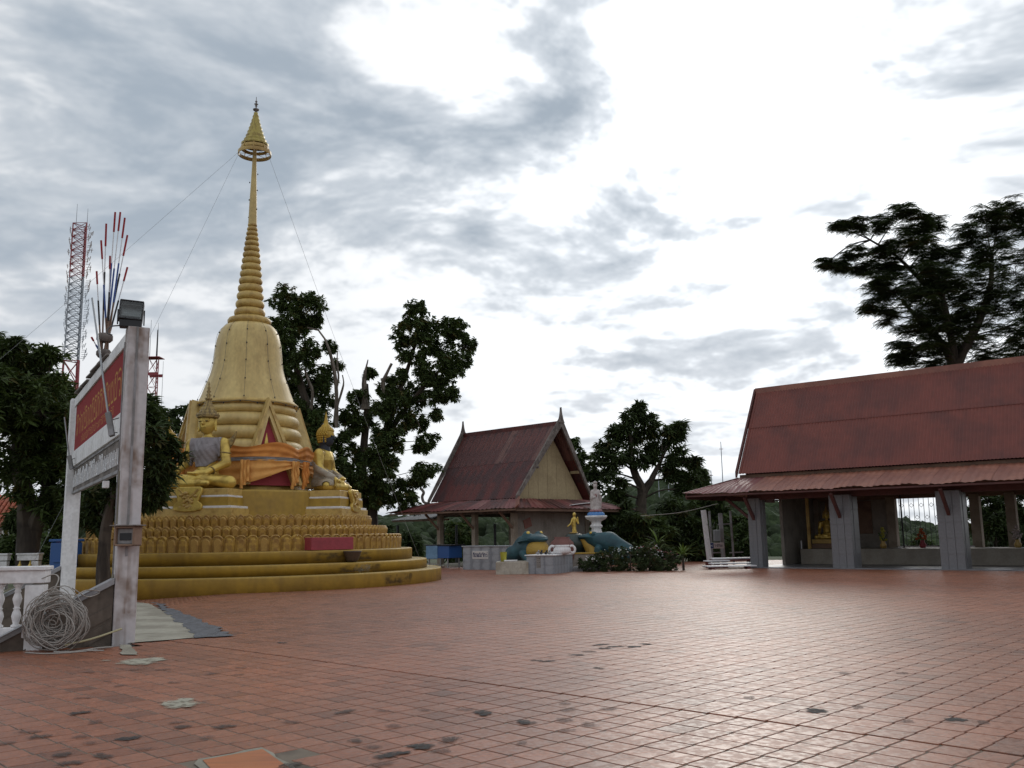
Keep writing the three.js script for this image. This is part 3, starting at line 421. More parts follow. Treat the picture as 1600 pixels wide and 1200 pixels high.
const headF = (p) => { let d = egg(p, [0, 1.83, -0.01, 0.225, 0.315, 0.25]); d = smin(d, egg(p, [0, 1.68, 0.06, 0.15, 0.15, 0.15]), 0.08); d = smin(d, cone(p, [0, 1.88, 0.225, 0.02, 0, 1.78, 0.275, 0.04]), 0.03); for (const s of [-1, 1]) { d = smin(d, egg(p, [s * 0.095, 1.865, 0.205, 0.06, 0.03, 0.035]), 0.012); d = smin(d, cone(p, [s * 0.03, 1.9, 0.225, 0.012, s * 0.16, 1.92, 0.17, 0.01]), 0.012); d = smin(d, cone(p, [s * 0.235, 1.92, -0.02, 0.03, s * 0.24, 1.62, -0.01, 0.035]), 0.02); } d = smin(d, cone(p, [-0.055, 1.695, 0.215, 0.02, 0.055, 1.695, 0.215, 0.02]), 0.015); return smin(d, cone(p, [-0.04, 1.665, 0.20, 0.02, 0.04, 1.665, 0.20, 0.02]), 0.015); };
const headGeo = surface(headF, [0, 1.83, 0], 0.42, 72);
const robeF = (p) => Math.max(torsoF(p) - 0.03, (0.86 + 0.62 * (-p[0] + 0.12) - p[1]) * 0.8, p[1] - 1.47, -(p[0] + 0.47), p[0] - 0.52 - 0.1 * (p[1] - 1)) ;
const shawlF = (p) => Math.max(torsoF(p) - 0.032 - 0.006 * Math.sin(p[0] * 40 + p[1] * 26), 0.62 - p[1] + 0.95 * Math.max(0, p[0] - 0.1) * 0.9, p[1] - 1.42, Math.abs(p[0]) - 0.44);
const shawlGeo = surface(shawlF, [0, 1.02, -0.05], 0.62, 64);
const gauzeF = (p) => Math.max(bodyF(p) - 0.035 - 0.006 * Math.sin(p[1] * 30 + p[0] * 24), p[1] - (0.92 - 0.55 * (p[2] + 0.2)) , 0.16 - p[1], p[2] - 0.55);
const gauzeGeo = surface(gauzeF, [0, 0.6, 0.05], 1.05, 84);
M.lilac = std({ map: mottle([0.30, 0.27, 0.28], [0.21, 0.185, 0.19], { amount: 0.7, scale: 6, seed: 48, rep: 1.4 }), roughness: 0.8 });
M.gauze = std({ map: mottle([0.40, 0.35, 0.28], [0.30, 0.23, 0.14], { amount: 0.7, scale: 6, seed: 49, rep: 1.4 }), roughness: 0.85 });
M.eyeDark = std({ color: lin(0.03, 0.02, 0.015), roughness: 0.5 });
M.crownGold = std({ map: mottle([0.36, 0.25, 0.09], [0.16, 0.11, 0.05], { amount: 0.9, scale: 8, seed: 50, rep: 2 }), roughness: 0.5, metalness: 0.3 });
M.blueBlack = std({ map: mottle([0.02, 0.024, 0.035], [0.035, 0.04, 0.055], { seed: 53, rep: 2 }), roughness: 0.7 });
const onRing = (deg, r, y) => [STUPA[0] + Math.sin(ang(deg)) * r, y, STUPA[1] + Math.cos(ang(deg)) * r];
{
  const b = thing('buddha_statue', 'golden seated Buddha statue with tall tiered crown and grey sash', 'statue', onRing(-8, 2.86, 2.93), ang(-8), 'Buddha statues round the stupa');
  b.scale.setScalar(1.14); mesh('body', bodyGeo, M.goldLeaf, b);
  const hd = mesh('head', headGeo, M.goldLeaf, b);
  for (const s of [-1, 1]) mesh('eye', [ball(0.03, s * 0.095, 1.852, 0.238, 1.5, 0.42, 0.3, 8)], M.eyeDark, hd);
  const cr = []; let y = 2.0, r = 0.30; for (let k = 0; k < 5; k++) { cr.push([r, y], [r * 1.06, y + 0.03], [r * 0.94, y + 0.075]); y += 0.085; r *= 0.76; } cr.push([0.05, y], [0.09, y + 0.05], [0.10, y + 0.08], [0.04, y + 0.11], [0.08, y + 0.17], [0.03, y + 0.21], [0.06, y + 0.27], [0.025, y + 0.31], [0.05, y + 0.37], [0.015, y + 0.42], [0.03, y + 0.47], [0.0, y + 0.56]);
  const c = mesh('crown', lathe(cr, 32), M.crownGold, b); c.position.z = -0.02; mesh('headband', lathe([[0.255, 1.95], [0.285, 1.96], [0.30, 2.0], [0.26, 2.02]], 32).translate(0, 0, -0.0), M.crownGold, c);
  const pts = []; for (let k = 0; k < 14; k++) { const a = k / 14 * Math.PI * 2; pts.push(ball(0.035, Math.sin(a) * 0.28, 2.05, Math.cos(a) * 0.28, 0.8, 1.5, 0.8, 6)); } mesh('crown_point', pts, M.crownGold, c);
  mesh('sash', shawlGeo, M.lilac, b);
  // upswept shoulder piece and arm rings
  const w = new THREE.Shape(); w.moveTo(0, 0); w.quadraticCurveTo(0.16, 0.06, 0.3, 0.28); w.quadraticCurveTo(0.24, -0.1, 0.06, -0.2); w.closePath();
  for (const s of [1]) { const g = new THREE.ExtrudeGeometry(w, { depth: 0.05, bevelEnabled: true, bevelSize: 0.015, bevelThickness: 0.015, bevelSegments: 1 }); g.translate(0.5, 1.28, -0.12); mesh('shoulder_flare', uvm(g), M.crownGold, b); }
  for (const [x, yy, z, r2, t] of [[-0.52, 1.0, -0.05, 0.15, 0.2], [0.53, 1.0, -0.04, 0.15, -0.2], [-0.645, 0.5, 0.36, 0.1, 0.9], [0.34, 0.5, 0.34, 0.1, -0.9]]) { const g = new THREE.TorusGeometry(r2, 0.02, 6, 18); g.rotateX(Math.PI / 2 + (Math.abs(t) > 0.5 ? -1.0 : 0)); g.rotateZ(t * 0.6); g.translate(x, yy, z); mesh('arm_ring', g, M.crownGold, b); }
  // the curled-hair Buddhas at the sides
  const curls = (() => { const g = []; for (let j = 0; j < 9; j++) { const e = 0.02 + j * 0.17, n = Math.max(4, Math.round(22 * Math.cos(e))); for (let k = 0; k < n; k++) { const a = (k + (j % 2) / 2) / n * Math.PI * 2; if (j < 3 && Math.cos(a) > 0.45) continue; g.push(ball(0.042, Math.sin(a) * Math.cos(e) * 0.275, 1.9 + Math.sin(e) * 0.30, Math.cos(a) * Math.cos(e) * 0.285 - 0.03, 1, 1, 1, 6)); } } for (let j = 0; j < 3; j++) { const n = 12; for (let k = 0; k < n; k++) { const a = Math.PI * (0.42 + 1.16 * k / (n - 1)); g.push(ball(0.042, Math.sin(a) * (0.26 - j * 0.02), 1.83 - j * 0.075, Math.cos(a) * (0.27 - j * 0.02) - 0.03, 1, 1, 1, 6)); } } return merge(g); })();
  M.curlGold = std({ map: mottle([0.52, 0.34, 0.05], [0.30, 0.18, 0.03], { amount: 0.6, scale: 6, seed: 54, rep: 2 }), roughness: 0.5, metalness: 0.2 });
  const side = (deg, label, dark) => {
    const s = thing('buddha_statue', label, 'statue', onRing(deg, 2.86, 2.93), ang(deg), 'Buddha statues round the stupa');
    mesh('body', bodyGeo, M.goldLeaf, s); mesh('head', headGeo, dark ? M.blueBlack : M.goldLeaf, s);
    const hr = mesh('curled_hair', curls, M.curlGold, s); mesh('hair_cap', ball(0.28, 0, 1.93, -0.03, 0.98, 1.0, 1.0, 20), M.curlGold, hr);
    mesh('flame_finial', lathe([[0.17, 2.16], [0.14, 2.24], [0.075, 2.3], [0.08, 2.34], [0.05, 2.42], [0.035, 2.56], [0.0, 2.72]], 16).translate(0, 0, -0.03), M.curlGold, s);
    mesh('gauze_robe', gauzeGeo, M.gauze, s);
    if (dark) { mesh('neck_cloth', lathe([[0.2, 1.36], [0.18, 1.45], [0.165, 1.56], [0.2, 1.68]], 20).translate(0, 0, -0.06), M.blueBlack, s); }
    return s;
  };
  side(82, 'golden curly-haired seated Buddha with dark face and draped gauze, seen in profile', true);
  side(262, 'golden curly-haired seated Buddha half hidden behind the leafy tree by the stupa', false);
}
// crimson offering boxes set against the petals, and the incense pot
{
  const boxAt = (deg, label) => { const o = thing('offering_box', label, 'box', onRing(deg, 5.28, 1.075), ang(deg), 'crimson offering boxes on the stupa steps'); mesh('box_wall', [box(1.42, 0.36, 0.05, 0, 0, 0.28), box(1.42, 0.36, 0.05, 0, 0, -0.28), box(0.05, 0.36, 0.51, 0.685, 0, 0), box(0.05, 0.36, 0.51, -0.685, 0, 0)], M.crimson, o); mesh('sand_bed', box(1.32, 0.28, 0.51, 0, 0.005, 0), M.concrete, o); return o; };
  const f = boxAt(43, 'crimson offering box filled with sand beside the dark incense pot');
  const rub = []; const R = rng(8); for (let k = 0; k < 12; k++) rub.push(ball(0.05 + 0.05 * R(), (R() - 0.5) * 1.1, 0.30, (R() - 0.5) * 0.3, 1.6, 0.6, 1, 6)); mesh('white_ash', rub, M.whitePaint, f);
  boxAt(-60, 'crimson offering box seen through the gate opening');
  const pot = thing('incense_pot', 'dark soot-stained incense pot standing on the yellow stupa step', 'pot', onRing(48, 5.86, 0.715)); M.pot = std({ map: mottle([0.075, 0.045, 0.03], [0.03, 0.02, 0.016], { seed: 56, rep: 2 }), roughness: 0.6 });
  mesh('pot_body', lathe([[0.02, 0], [0.13, 0], [0.17, 0.06], [0.24, 0.22], [0.255, 0.28], [0.27, 0.30], [0.255, 0.32], [0.22, 0.31], [0.2, 0.22], [0.02, 0.2]], 28), M.pot, pot);
  mesh('ash', lathe([[0.0, 0.26], [0.215, 0.255]], 20), M.concrete, pot);
}
// soot and washed-off ash round the incense pot: thin crusts on the step faces
{
  const m = [0, 1, 2].map((k) => { const t = tex(160, 96, (u, v, c) => { const e = Math.min(u, 1 - u) * 3, s = fbm(u * 22, v * 2.5, 400 + k, 4), a = fbm(u * 6, v * 4, 410 + k, 4); c[0] = c[1] = c[2] = clamp(smooth(0.40, 0.85, 0.5 * s + 0.5 * a + Math.min(0.1, e - 0.3) + Math.min(0, Math.min(v, 1 - v) * 2 - 0.3)) * 0.5); }, false); t.wrapS = t.wrapT = THREE.ClampToEdgeWrapping; return std({ color: k === 1 ? lin(0.34, 0.30, 0.22) : lin(0.045, 0.035, 0.025), roughness: 0.9, alphaMap: t, transparent: true }); });
  for (const [r, y0, y1, a0, a1, k] of [[6.14, 0.42, 0.66, 40, 58, 0], [5.64, 0.73, 1.02, 34, 60, 2], [6.14, 0.42, 0.66, 46, 53, 1], [6.63, 0.05, 0.36, 52, 66, 0]]) mesh('soot_stain', new THREE.CylinderGeometry(r + 0.004, r + 0.004, y1 - y0, 24, 1, true, ang(a0), ang(a1 - a0)).translate(0, (y0 + y1) / 2, 0), m[k], stupa);
}
// guy wires from the parasol
for (const [deg, R, label] of [[-62, 14.5, 'thin guy wire running from the stupa parasol past the gate'], [-45, 7.0, 'thin guy wire running from the stupa parasol down behind the gate lamp'], [128, 7.2, 'thin guy wire running from the stupa parasol down to the trees']]) {
  const a = ang(deg), top = [STUPA[0] + Math.sin(a) * 0.57, 15.02, STUPA[1] + Math.cos(a) * 0.57], end = [STUPA[0] + Math.sin(a) * R, 0.1 + G(STUPA[0] + Math.sin(a) * R, STUPA[1] + Math.cos(a) * R), STUPA[1] + Math.cos(a) * R];
  tag(mesh('guy_wire', tube([top, top.map((v, i) => lerp(v, end[i], 0.5) - (i === 1 ? 0.25 : 0)), end], 0.0045, 20, 4), M.steel), label, 'wire', 'guy wires of the stupa');
}
// ------------------------------------------------------------------ writing: Thai-like letter strokes on a canvas (no Thai font here)
function thaiLine(g, x, y, w, h, n, seed, lw) {      // n letters between x and x + w, standing on y + h
  const R = rng(seed), step = w / n; g.lineWidth = lw; g.lineCap = 'round'; g.lineJoin = 'round';
  const loop = (cx, cy, r) => { g.moveTo(cx + r, cy); g.arc(cx, cy, r, 0, Math.PI * 2); };
  for (let k = 0; k < n; k++) {
    const a = x + k * step + step * 0.14, b = a + step * 0.66, t = y, m = y + h, r = Math.min(step, h) * 0.11, kind = Math.floor(R() * 7); g.beginPath();
    if (kind === 0) { g.moveTo(a, m); g.lineTo(a, t + h * 0.3); g.quadraticCurveTo(a, t, (a + b) / 2, t); g.quadraticCurveTo(b, t, b, t + h * 0.3); g.lineTo(b, m); g.moveTo(a, t + h * 0.42); g.lineTo(a + step * 0.14, t + h * 0.34); }
    else if (kind === 1) { loop(a + r, t + r, r); g.moveTo(a + r, t + 2 * r); g.lineTo(a + r * 0.6, m); g.lineTo(b, m); g.lineTo(b, t); }
    else if (kind === 2) { loop(a + r, t + r, r); g.moveTo(a + 2 * r, t + r); g.lineTo(a + 2 * r, m); g.lineTo(b, t + h * 0.5); g.lineTo(b, t); g.moveTo(b, t + h * 0.5); g.lineTo(b, m); }
    else if (kind === 3) { loop(a + r, m - r, r); g.moveTo(a, m - r); g.quadraticCurveTo(a, t, (a + b) / 2, t); g.quadraticCurveTo(b, t, b, t + h * 0.4); g.lineTo(b, m); }
    else if (kind === 4) { g.moveTo(a, t + h * 0.25); g.quadraticCurveTo((a + b) / 2, t - h * 0.05, b, t + h * 0.2); g.lineTo(b, m); }
    else if (kind === 5) { loop(b - r, m - r, r); g.moveTo(b, m - r); g.lineTo(b, t + h * 0.4); g.quadraticCurveTo(b, t + h * 0.16, a, t + h * 0.2); }
    else { loop(a + r, t + h * 0.5, r); g.moveTo(a, t + h * 0.5); g.quadraticCurveTo(a, t, (a + b) / 2, t); g.quadraticCurveTo(b, t, b, t + h * 0.4); g.lineTo(b, m); g.lineTo(a + step * 0.1, m); }
    g.stroke();
    if (R() < 0.4) { g.beginPath(); g.moveTo(a, t - h * 0.12); g.quadraticCurveTo((a + b) / 2, t - h * 0.34, b, t - h * 0.12); g.stroke(); }
    else if (R() < 0.3) { g.beginPath(); g.moveTo(b, t - h * 0.12); g.lineTo(b + step * 0.05, t - h * 0.3); g.stroke(); }
  }
}
function signTex(w, h, draw) { const c = document.createElement('canvas'); c.width = w; c.height = h; draw(c.getContext('2d'), w, h); const t = new THREE.CanvasTexture(c); t.colorSpace = THREE.SRGBColorSpace; t.anisotropy = 8; return t; }
// ------------------------------------------------------------------ the gate at the head of the stair
const GL = 8.24, gateTurn = Math.atan2(0.862, -0.507);
const gateP = (t, y, out = 0) => { const gx = -0.507, gz = -0.862; return [GATE_A[0] + gx * t - 0.862 * out, y, GATE_A[1] + gz * t + 0.507 * out]; };
{
  const o = thing('entrance_gate', 'weathered white gate frame with red lettered board over the stair', 'gate', [GATE_A[0], 0, GATE_A[1]], gateTurn);
  mesh('post', box(0.27, 4.56, 0.30, 0, -0.05, 0), M.whiteOld, o); mesh('post', box(0.27, 5.0, 0.30, GL, -0.45, 0), M.white, o);
  // the post's pipes and trunking
  mesh('conduit', [tube([[0.0, 0.95, -0.165], [0.005, 0.6, -0.17], [0, 0.25, -0.168], [0.0, 0.06, -0.18]], 0.016, 20, 6), bar([-0.06, 1.65, -0.158], [-0.06, 2.4, -0.158], 0.03, 0.018)], M.concrete, o);
  mesh('trunking', [bar([0.07, 0.2, -0.157], [0.07, 4.3, -0.157], 0.028, 0.02), bar([-0.145, 1.2, -0.02], [-0.145, 4.5, -0.02], 0.02, 0.03)], M.greyRail, o);
  // frame of the board
  const x0 = 0.137, x1 = GL - 0.137, len = x1 - x0;
  mesh('header', box(len, 0.2, 0.16, (x0 + x1) / 2, 4.36, 0), M.white, o); mesh('lower_board', box(len, 0.34, 0.14, (x0 + x1) / 2, 3.02, 0), M.white, o);
  mesh('side_board', box(0.34, 1.0, 0.12, x0 + 0.17, 3.36, 0), M.white, o); mesh('side_board', box(0.16, 1.0, 0.12, x1 - 0.08, 3.36, 0), M.white, o);
  const map = signTex(2048, 256, (g, w, h) => { g.fillStyle = '#8c1216'; g.fillRect(0, 0, w, h); const R = rng(3); for (let k = 0; k < 900; k++) { g.fillStyle = `rgba(${60 + 90 * R() | 0},${20 * R() | 0},${20 * R() | 0},0.18)`; g.fillRect(R() * w, R() * h, 2 + 26 * R(), 1 + 3 * R()); } g.strokeStyle = '#b98a3c'; thaiLine(g, 60, 84, w - 120, 92, 18, 12, 11); thaiLine(g, 360, 206, w - 720, 30, 26, 14, 4); });
  const red = box(len - 0.5, 1.0, 0.09, x0 + 0.34 + (len - 0.5) / 2, 3.36, 0); mesh('red_panel', red, M.redPaint, o);
  const face = new THREE.PlaneGeometry(len - 0.5, 0.98); face.rotateY(Math.PI); face.translate(x0 + 0.34 + (len - 0.5) / 2, 3.86, -0.05); M.redFace = std({ map, roughness: 0.9 }); mesh('lettered_face', face, M.redFace, o);
  // rusty grille with raised letters under the board
  const gr = new THREE.Group(); gr.name = 'letter_grille'; o.add(gr);
  mesh('backing', box(len, 0.5, 0.03, (x0 + x1) / 2, 2.5, 0), M.greyWood, gr); mesh('rail', [box(len, 0.06, 0.07, (x0 + x1) / 2, 2.44, 0), box(len, 0.05, 0.07, (x0 + x1) / 2, 2.97, 0)], M.greyRail, gr);
  const R = rng(31); for (let k = 0; k < 26; k++) { const x = x0 + 0.35 + k * (len - 0.7) / 25, s = []; s.push(bar([x - 0.06, 2.58, -0.03], [x - 0.06, 2.84, -0.03], 0.03, 0.02), bar([x + 0.06, 2.58, -0.03], [x + 0.06, 2.84 - 0.06 * R(), -0.03], 0.03, 0.02)); const t = new THREE.TorusGeometry(0.06, 0.014, 5, 10, Math.PI * (R() < 0.5 ? 1 : 2)); t.translate(x, R() < 0.5 ? 2.84 : 2.64, -0.03); s.push(t); mesh('raised_letter', s, k % 3 ? M.whitePaint : M.white, gr); }
  // bits of hanging rag and lamps on the lower rail, and the leaf-strewn ledge on the header
  mesh('hanging_lamp', [box(0.1, 0.12, 0.1, 1.0, 2.3, 0), box(0.1, 0.12, 0.1, 2.7, 2.3, 0)], M.white, o);
  const lf = []; for (let k = 0; k < 5; k++) lf.push(box(0.9 + R(), 0.04, 0.3, 3.2 + k * 1.0, 4.57 + 0.02 * k % 0.05, 0.05 * R(), 0, 0, 0.04)); mesh('ledge_board', lf, M.greyWood, o);
}
// meter box on the near post
{
  const p = gateP(0, 0), o = thing('meter_box', 'grey wooden meter box with a small roof fixed to the weathered gate post', 'box', [p[0] + 0.1, 1.34, p[2] + 0.21], -0.12);
  mesh('case', [box(0.30, 0.27, 0.03, 0, 0, -0.09), box(0.03, 0.27, 0.2, -0.135, 0, 0.015), box(0.03, 0.27, 0.2, 0.135, 0, 0.015), box(0.3, 0.03, 0.2, 0, 0, 0.015), box(0.3, 0.03, 0.2, 0, 0.245, 0.015)], M.darkWood, o); mesh('lid', box(0.4, 0.018, 0.27, 0, 0.276, 0.02), M.greyWood, o);
  mesh('door', box(0.24, 0.21, 0.02, 0, 0.032, 0.06), M.greyRail, o); mesh('window', box(0.17, 0.10, 0.015, 0, 0.08, 0.073), M.darkSteel, o);
}
// floodlight on the post top
{
  const o = thing('floodlight', 'black rectangular floodlight standing on the top of the gate post', 'floodlight', [-5.60, 4.505, -13.33], 0.35); o.scale.setScalar(0.9);
  const c = new THREE.Group(); c.name = 'lamp_head'; c.position.y = 0.27; c.rotation.set(-0.12, 0, -0.06); o.add(c);
  mesh('housing', [box(0.36, 0.02, 0.2, 0, 0.15, 0), box(0.36, 0.02, 0.2, 0, -0.16, 0), box(0.02, 0.32, 0.2, -0.175, -0.16, 0), box(0.02, 0.32, 0.2, 0.175, -0.16, 0), box(0.36, 0.32, 0.02, 0, -0.16, -0.1)], M.darkSteel, c);
  M.reflector = std({ color: lin(0.30, 0.30, 0.30), roughness: 0.35, metalness: 0.8 }); mesh('reflector', [box(0.31, 0.26, 0.01, 0, -0.13, -0.07), box(0.29, 0.01, 0.14, 0, 0.12, 0, 0, 0.4), box(0.29, 0.01, 0.14, 0, -0.13, 0, 0, -0.4)], M.reflector, c);
  M.glass = new THREE.MeshPhysicalMaterial({ color: lin(0.8, 0.82, 0.82), roughness: 0.08, transmission: 1, thickness: 0, side: THREE.DoubleSide }); mesh('front_glass', box(0.33, 0.29, 0.006, 0, -0.145, 0.09), M.glass, c);
  mesh('ballast', box(0.34, 0.12, 0.2, 0, 0.0, 0.0), M.darkSteel, o); mesh('bracket', [bar([-0.2, 0.05, 0], [-0.2, 0.3, 0], 0.02, 0.03), bar([0.2, 0.05, 0], [0.2, 0.3, 0], 0.02, 0.03)], M.darkSteel, o);
  mesh('cord', tube([[-0.16, 0.02, 0.05], [-0.3, -0.02, 0.08], [-0.34, -0.12, 0.1], [-0.26, -0.16, 0.1]], 0.012, 16, 6), M.wire, o);
}
// bundle of banded poles tied to the header
{
  const z = 16.4, b = at(162, 556, z), o = thing('pole_bundle', 'bundle of red, white and blue banded poles fanning up from the gate header', 'poles', [b.x, b.y - 0.05, b.z]);
  const R = rng(77);
  for (const [px, py, d] of [[180, 332, 0], [188, 332, 0.12], [195, 341, 0.2], [166, 350, -0.1], [158, 376, -0.16], [199, 368, 0.3], [199, 418, 0.36], [151, 424, -0.2], [143, 527, -0.3], [172, 400, -0.3]]) {
    const t = at(px, py, z + d).sub(o.position), f = [(R() - 0.5) * 0.12, 0, (R() - 0.5) * 0.14], P = (k) => [lerp(f[0], t.x, k), lerp(f[1], t.y, k), lerp(f[2], t.z, k)];
    const p = mesh('pole', bar(P(0), P(1), 0.022, 0.018, 8), M.whitePaint, o), r1 = 0.83 + 0.05 * R(), b0 = 0.32 + 0.1 * R(), b1 = b0 + 0.28;
    mesh('red_tip', bar(P(r1), P(1.002), 0.036, 0.036, 8), M.redPaint, p); mesh('blue_band', bar(P(b0), P(b1), 0.033, 0.033, 8), R() < 0.45 ? M.bluePaint : M.darkSteel, p); mesh('dark_shaft', bar(P(0), P(b0), 0.03, 0.03, 6), M.darkWood, p);
  }
  mesh('tie', lathe([[0.1, 0.02], [0.13, 0.06], [0.13, 0.12], [0.1, 0.16]], 12), M.greyWood, o); mesh('tie', lathe([[0.1, 0.3], [0.14, 0.34], [0.14, 0.42], [0.1, 0.46]], 12), M.greyWood, o);
}
// slanting tube lamps that light the board
{
  const lampArm = (top, mid, end, w1, w2, label) => { const a = at(...top), b = at(...mid), c = at(...end); const o = thing('sign_lamp', label, 'lamp', [c.x, c.y, c.z], 0, 'lamps on the gate'); const L = (v) => v.clone().sub(c).toArray(); mesh('arm', bar(L(b), L(a), 0.035, 0.035, 8), M.steel, o); mesh('tube_holder', bar([0, 0, 0], L(b), 0.075, 0.06), M.greyRail, o); const w = [w1, w2].map((p) => at(...p)); mesh('bracket', [tube([L(b.clone().lerp(c, 0.35)), L(w[0])], 0.008, 4, 5), tube([L(b.clone().lerp(c, 0.85)), L(w[1])], 0.008, 4, 5)], M.wire, o); };
  lampArm([144, 466, 15.4], [169, 645, 13.8], [175, 681, 13.7], [186, 653, 13.9], [183, 676, 13.9], 'slanting lamp arm in front of the red gate board');
  lampArm([101, 652, 19.6], [108, 712, 19.6], [112, 733, 19.6], [118, 715, 19.9], [118, 731, 19.9], 'slanting lamp arm beside the far white gate post');
}
// stair and its sloping parapets
{
  const parapet = (t, label, len, w) => {
    const p = gateP(t, 0), o = thing('stair_parapet', label, 'parapet', p, gateTurn, 'stair parapets');
    const side = (s) => { const g = slab([[s, 0.82, -0.16], [s, -0.6, -0.16], [s, -0.6 - len * 0.52, -0.16 - len], [s, 0.82 - len * 0.52, -0.16 - len]], 0.22, [s > 0 ? 1 : 1, 0, 0]); return g; };
    mesh('wall', side(-0.11), M.brownWall, o); mesh('cap', slab([[-0.15, 0.9, -0.158], [-0.15, 0.822, -0.158], [-0.15, 0.822 - len * 0.52, -0.158 - len], [-0.15, 0.9 - len * 0.52, -0.158 - len]], 0.3, [1, 0, 0]), M.greyRail, o);
    for (const q of [0.28, 0.5]) mesh('plank', [slab([[-0.125, 0.82 - q, -0.17], [-0.125, 0.82 - q - 0.17, -0.17], [-0.125, 0.82 - q - 0.17 - len * 0.5, -0.16 - len], [-0.125, 0.82 - q - len * 0.5, -0.16 - len]], 0.25, [1, 0, 0])], M.brownWall, o);
    mesh('handrail', [bar([-0.2, 0.78, -0.4], [-0.2, 0.78 - (len - 0.6) * 0.52, -len + 0.2], 0.03, 0.03, 8), ...[0.8, 2.0, 3.2].map((d) => bar([-0.2, 0.4 - d * 0.52, -0.16 - d], [-0.2, 0.82 - d * 0.52 - 0.05, -0.16 - d], 0.025, 0.025, 6))], M.steel, o);
  };
  parapet(0, 'brown sloping stair parapet joining the weathered gate post', 4.6, 1); parapet(GL, 'brown sloping stair parapet joining the far white gate post', 4.6, 1);
  const st = structure(new THREE.Group()); st.name = 'stair'; st.position.set(GATE_A[0], 0, GATE_A[1]); st.rotation.y = gateTurn; scene.add(st);
  for (let k = 0; k < 12; k++) mesh('step', box(GL - 0.3, 0.4, 0.36, GL / 2, -0.06 - 0.16 * k - 0.4, -0.05 - 0.32 * k), M.concrete, st);
  const rw = structure(new THREE.Group()); rw.name = 'retaining_wall'; scene.add(rw); mesh('wall', box(10.5, 3, 0.3, -11.5, -3.02, -12.98), M.greyWall, rw);
}
// balustrades
const balusterGeo = lathe([[0.0, 0], [0.062, 0], [0.062, 0.03], [0.036, 0.05], [0.05, 0.10], [0.062, 0.15], [0.05, 0.2], [0.034, 0.235], [0.048, 0.25], [0.034, 0.265], [0.034, 0.285], [0.052, 0.34], [0.06, 0.38], [0.045, 0.43], [0.034, 0.46], [0.048, 0.475], [0.034, 0.49], [0.04, 0.53], [0.062, 0.55], [0.062, 0.58], [0, 0.58]], 14);
function balustrade(label, [x0, z0], [x1, z1], y, posts) {
  const L = Math.hypot(x1 - x0, z1 - z0), o = thing('balustrade', label, 'balustrade', [x0, y, z0], Math.atan2(-(z1 - z0), x1 - x0), 'white balustrades');
  mesh('bottom_rail', box(L, 0.13, 0.2, L / 2, 0.16, 0), M.white, o); mesh('top_rail', box(L + 0.04, 0.17, 0.2, L / 2, 0.87, 0), M.white, o); mesh('coping', box(L + 0.08, 0.055, 0.27, L / 2, 1.04, 0), M.white, o);
  for (const p of posts) mesh('post', box(0.24, 0.868, 0.17, p * (L - 0.24) + 0.12, -0.02, 0), M.white, o);
  const n = Math.floor((L - 0.5) / 0.225); for (let k = 0; k < n; k++) { const b = mesh('baluster', balusterGeo, M.white, o); b.position.set(0.36 + k * 0.225, 0.29, 0); }
  return o;
}
balustrade('white balustrade with the cable coil leaning against its end post', [-6.33, -12.78], [-9.9, -12.5], 0, [0, 1]);
balustrade('short white balustrade between the blue bin and the tree trunk', [-14.9, -29.6], [-15.6, -29.7], 0, [0]);
balustrade('white balustrade on the house side of the tree trunk', [-16.0, -29.8], [-19.5, -30], 0, [0, 1]);
{ const R = rng(9); for (const [x, l] of [[-15.1, 'small gold ornament on the balustrade side nearest the blue bin'], [-15.42, 'small gold ornament on the balustrade side nearest the trunk']]) { const o = mesh('gold_ornament', [lathe([[0, 0], [0.1, 0], [0.13, 0.1], [0.06, 0.2], [0.1, 0.3], [0.07, 0.42], [0.03, 0.5], [0, 0.62]], 12)], M.goldLeaf); o.position.set(x, 0.28, -29.4); tag(o, l, 'ornament', 'gold ornaments'); } }
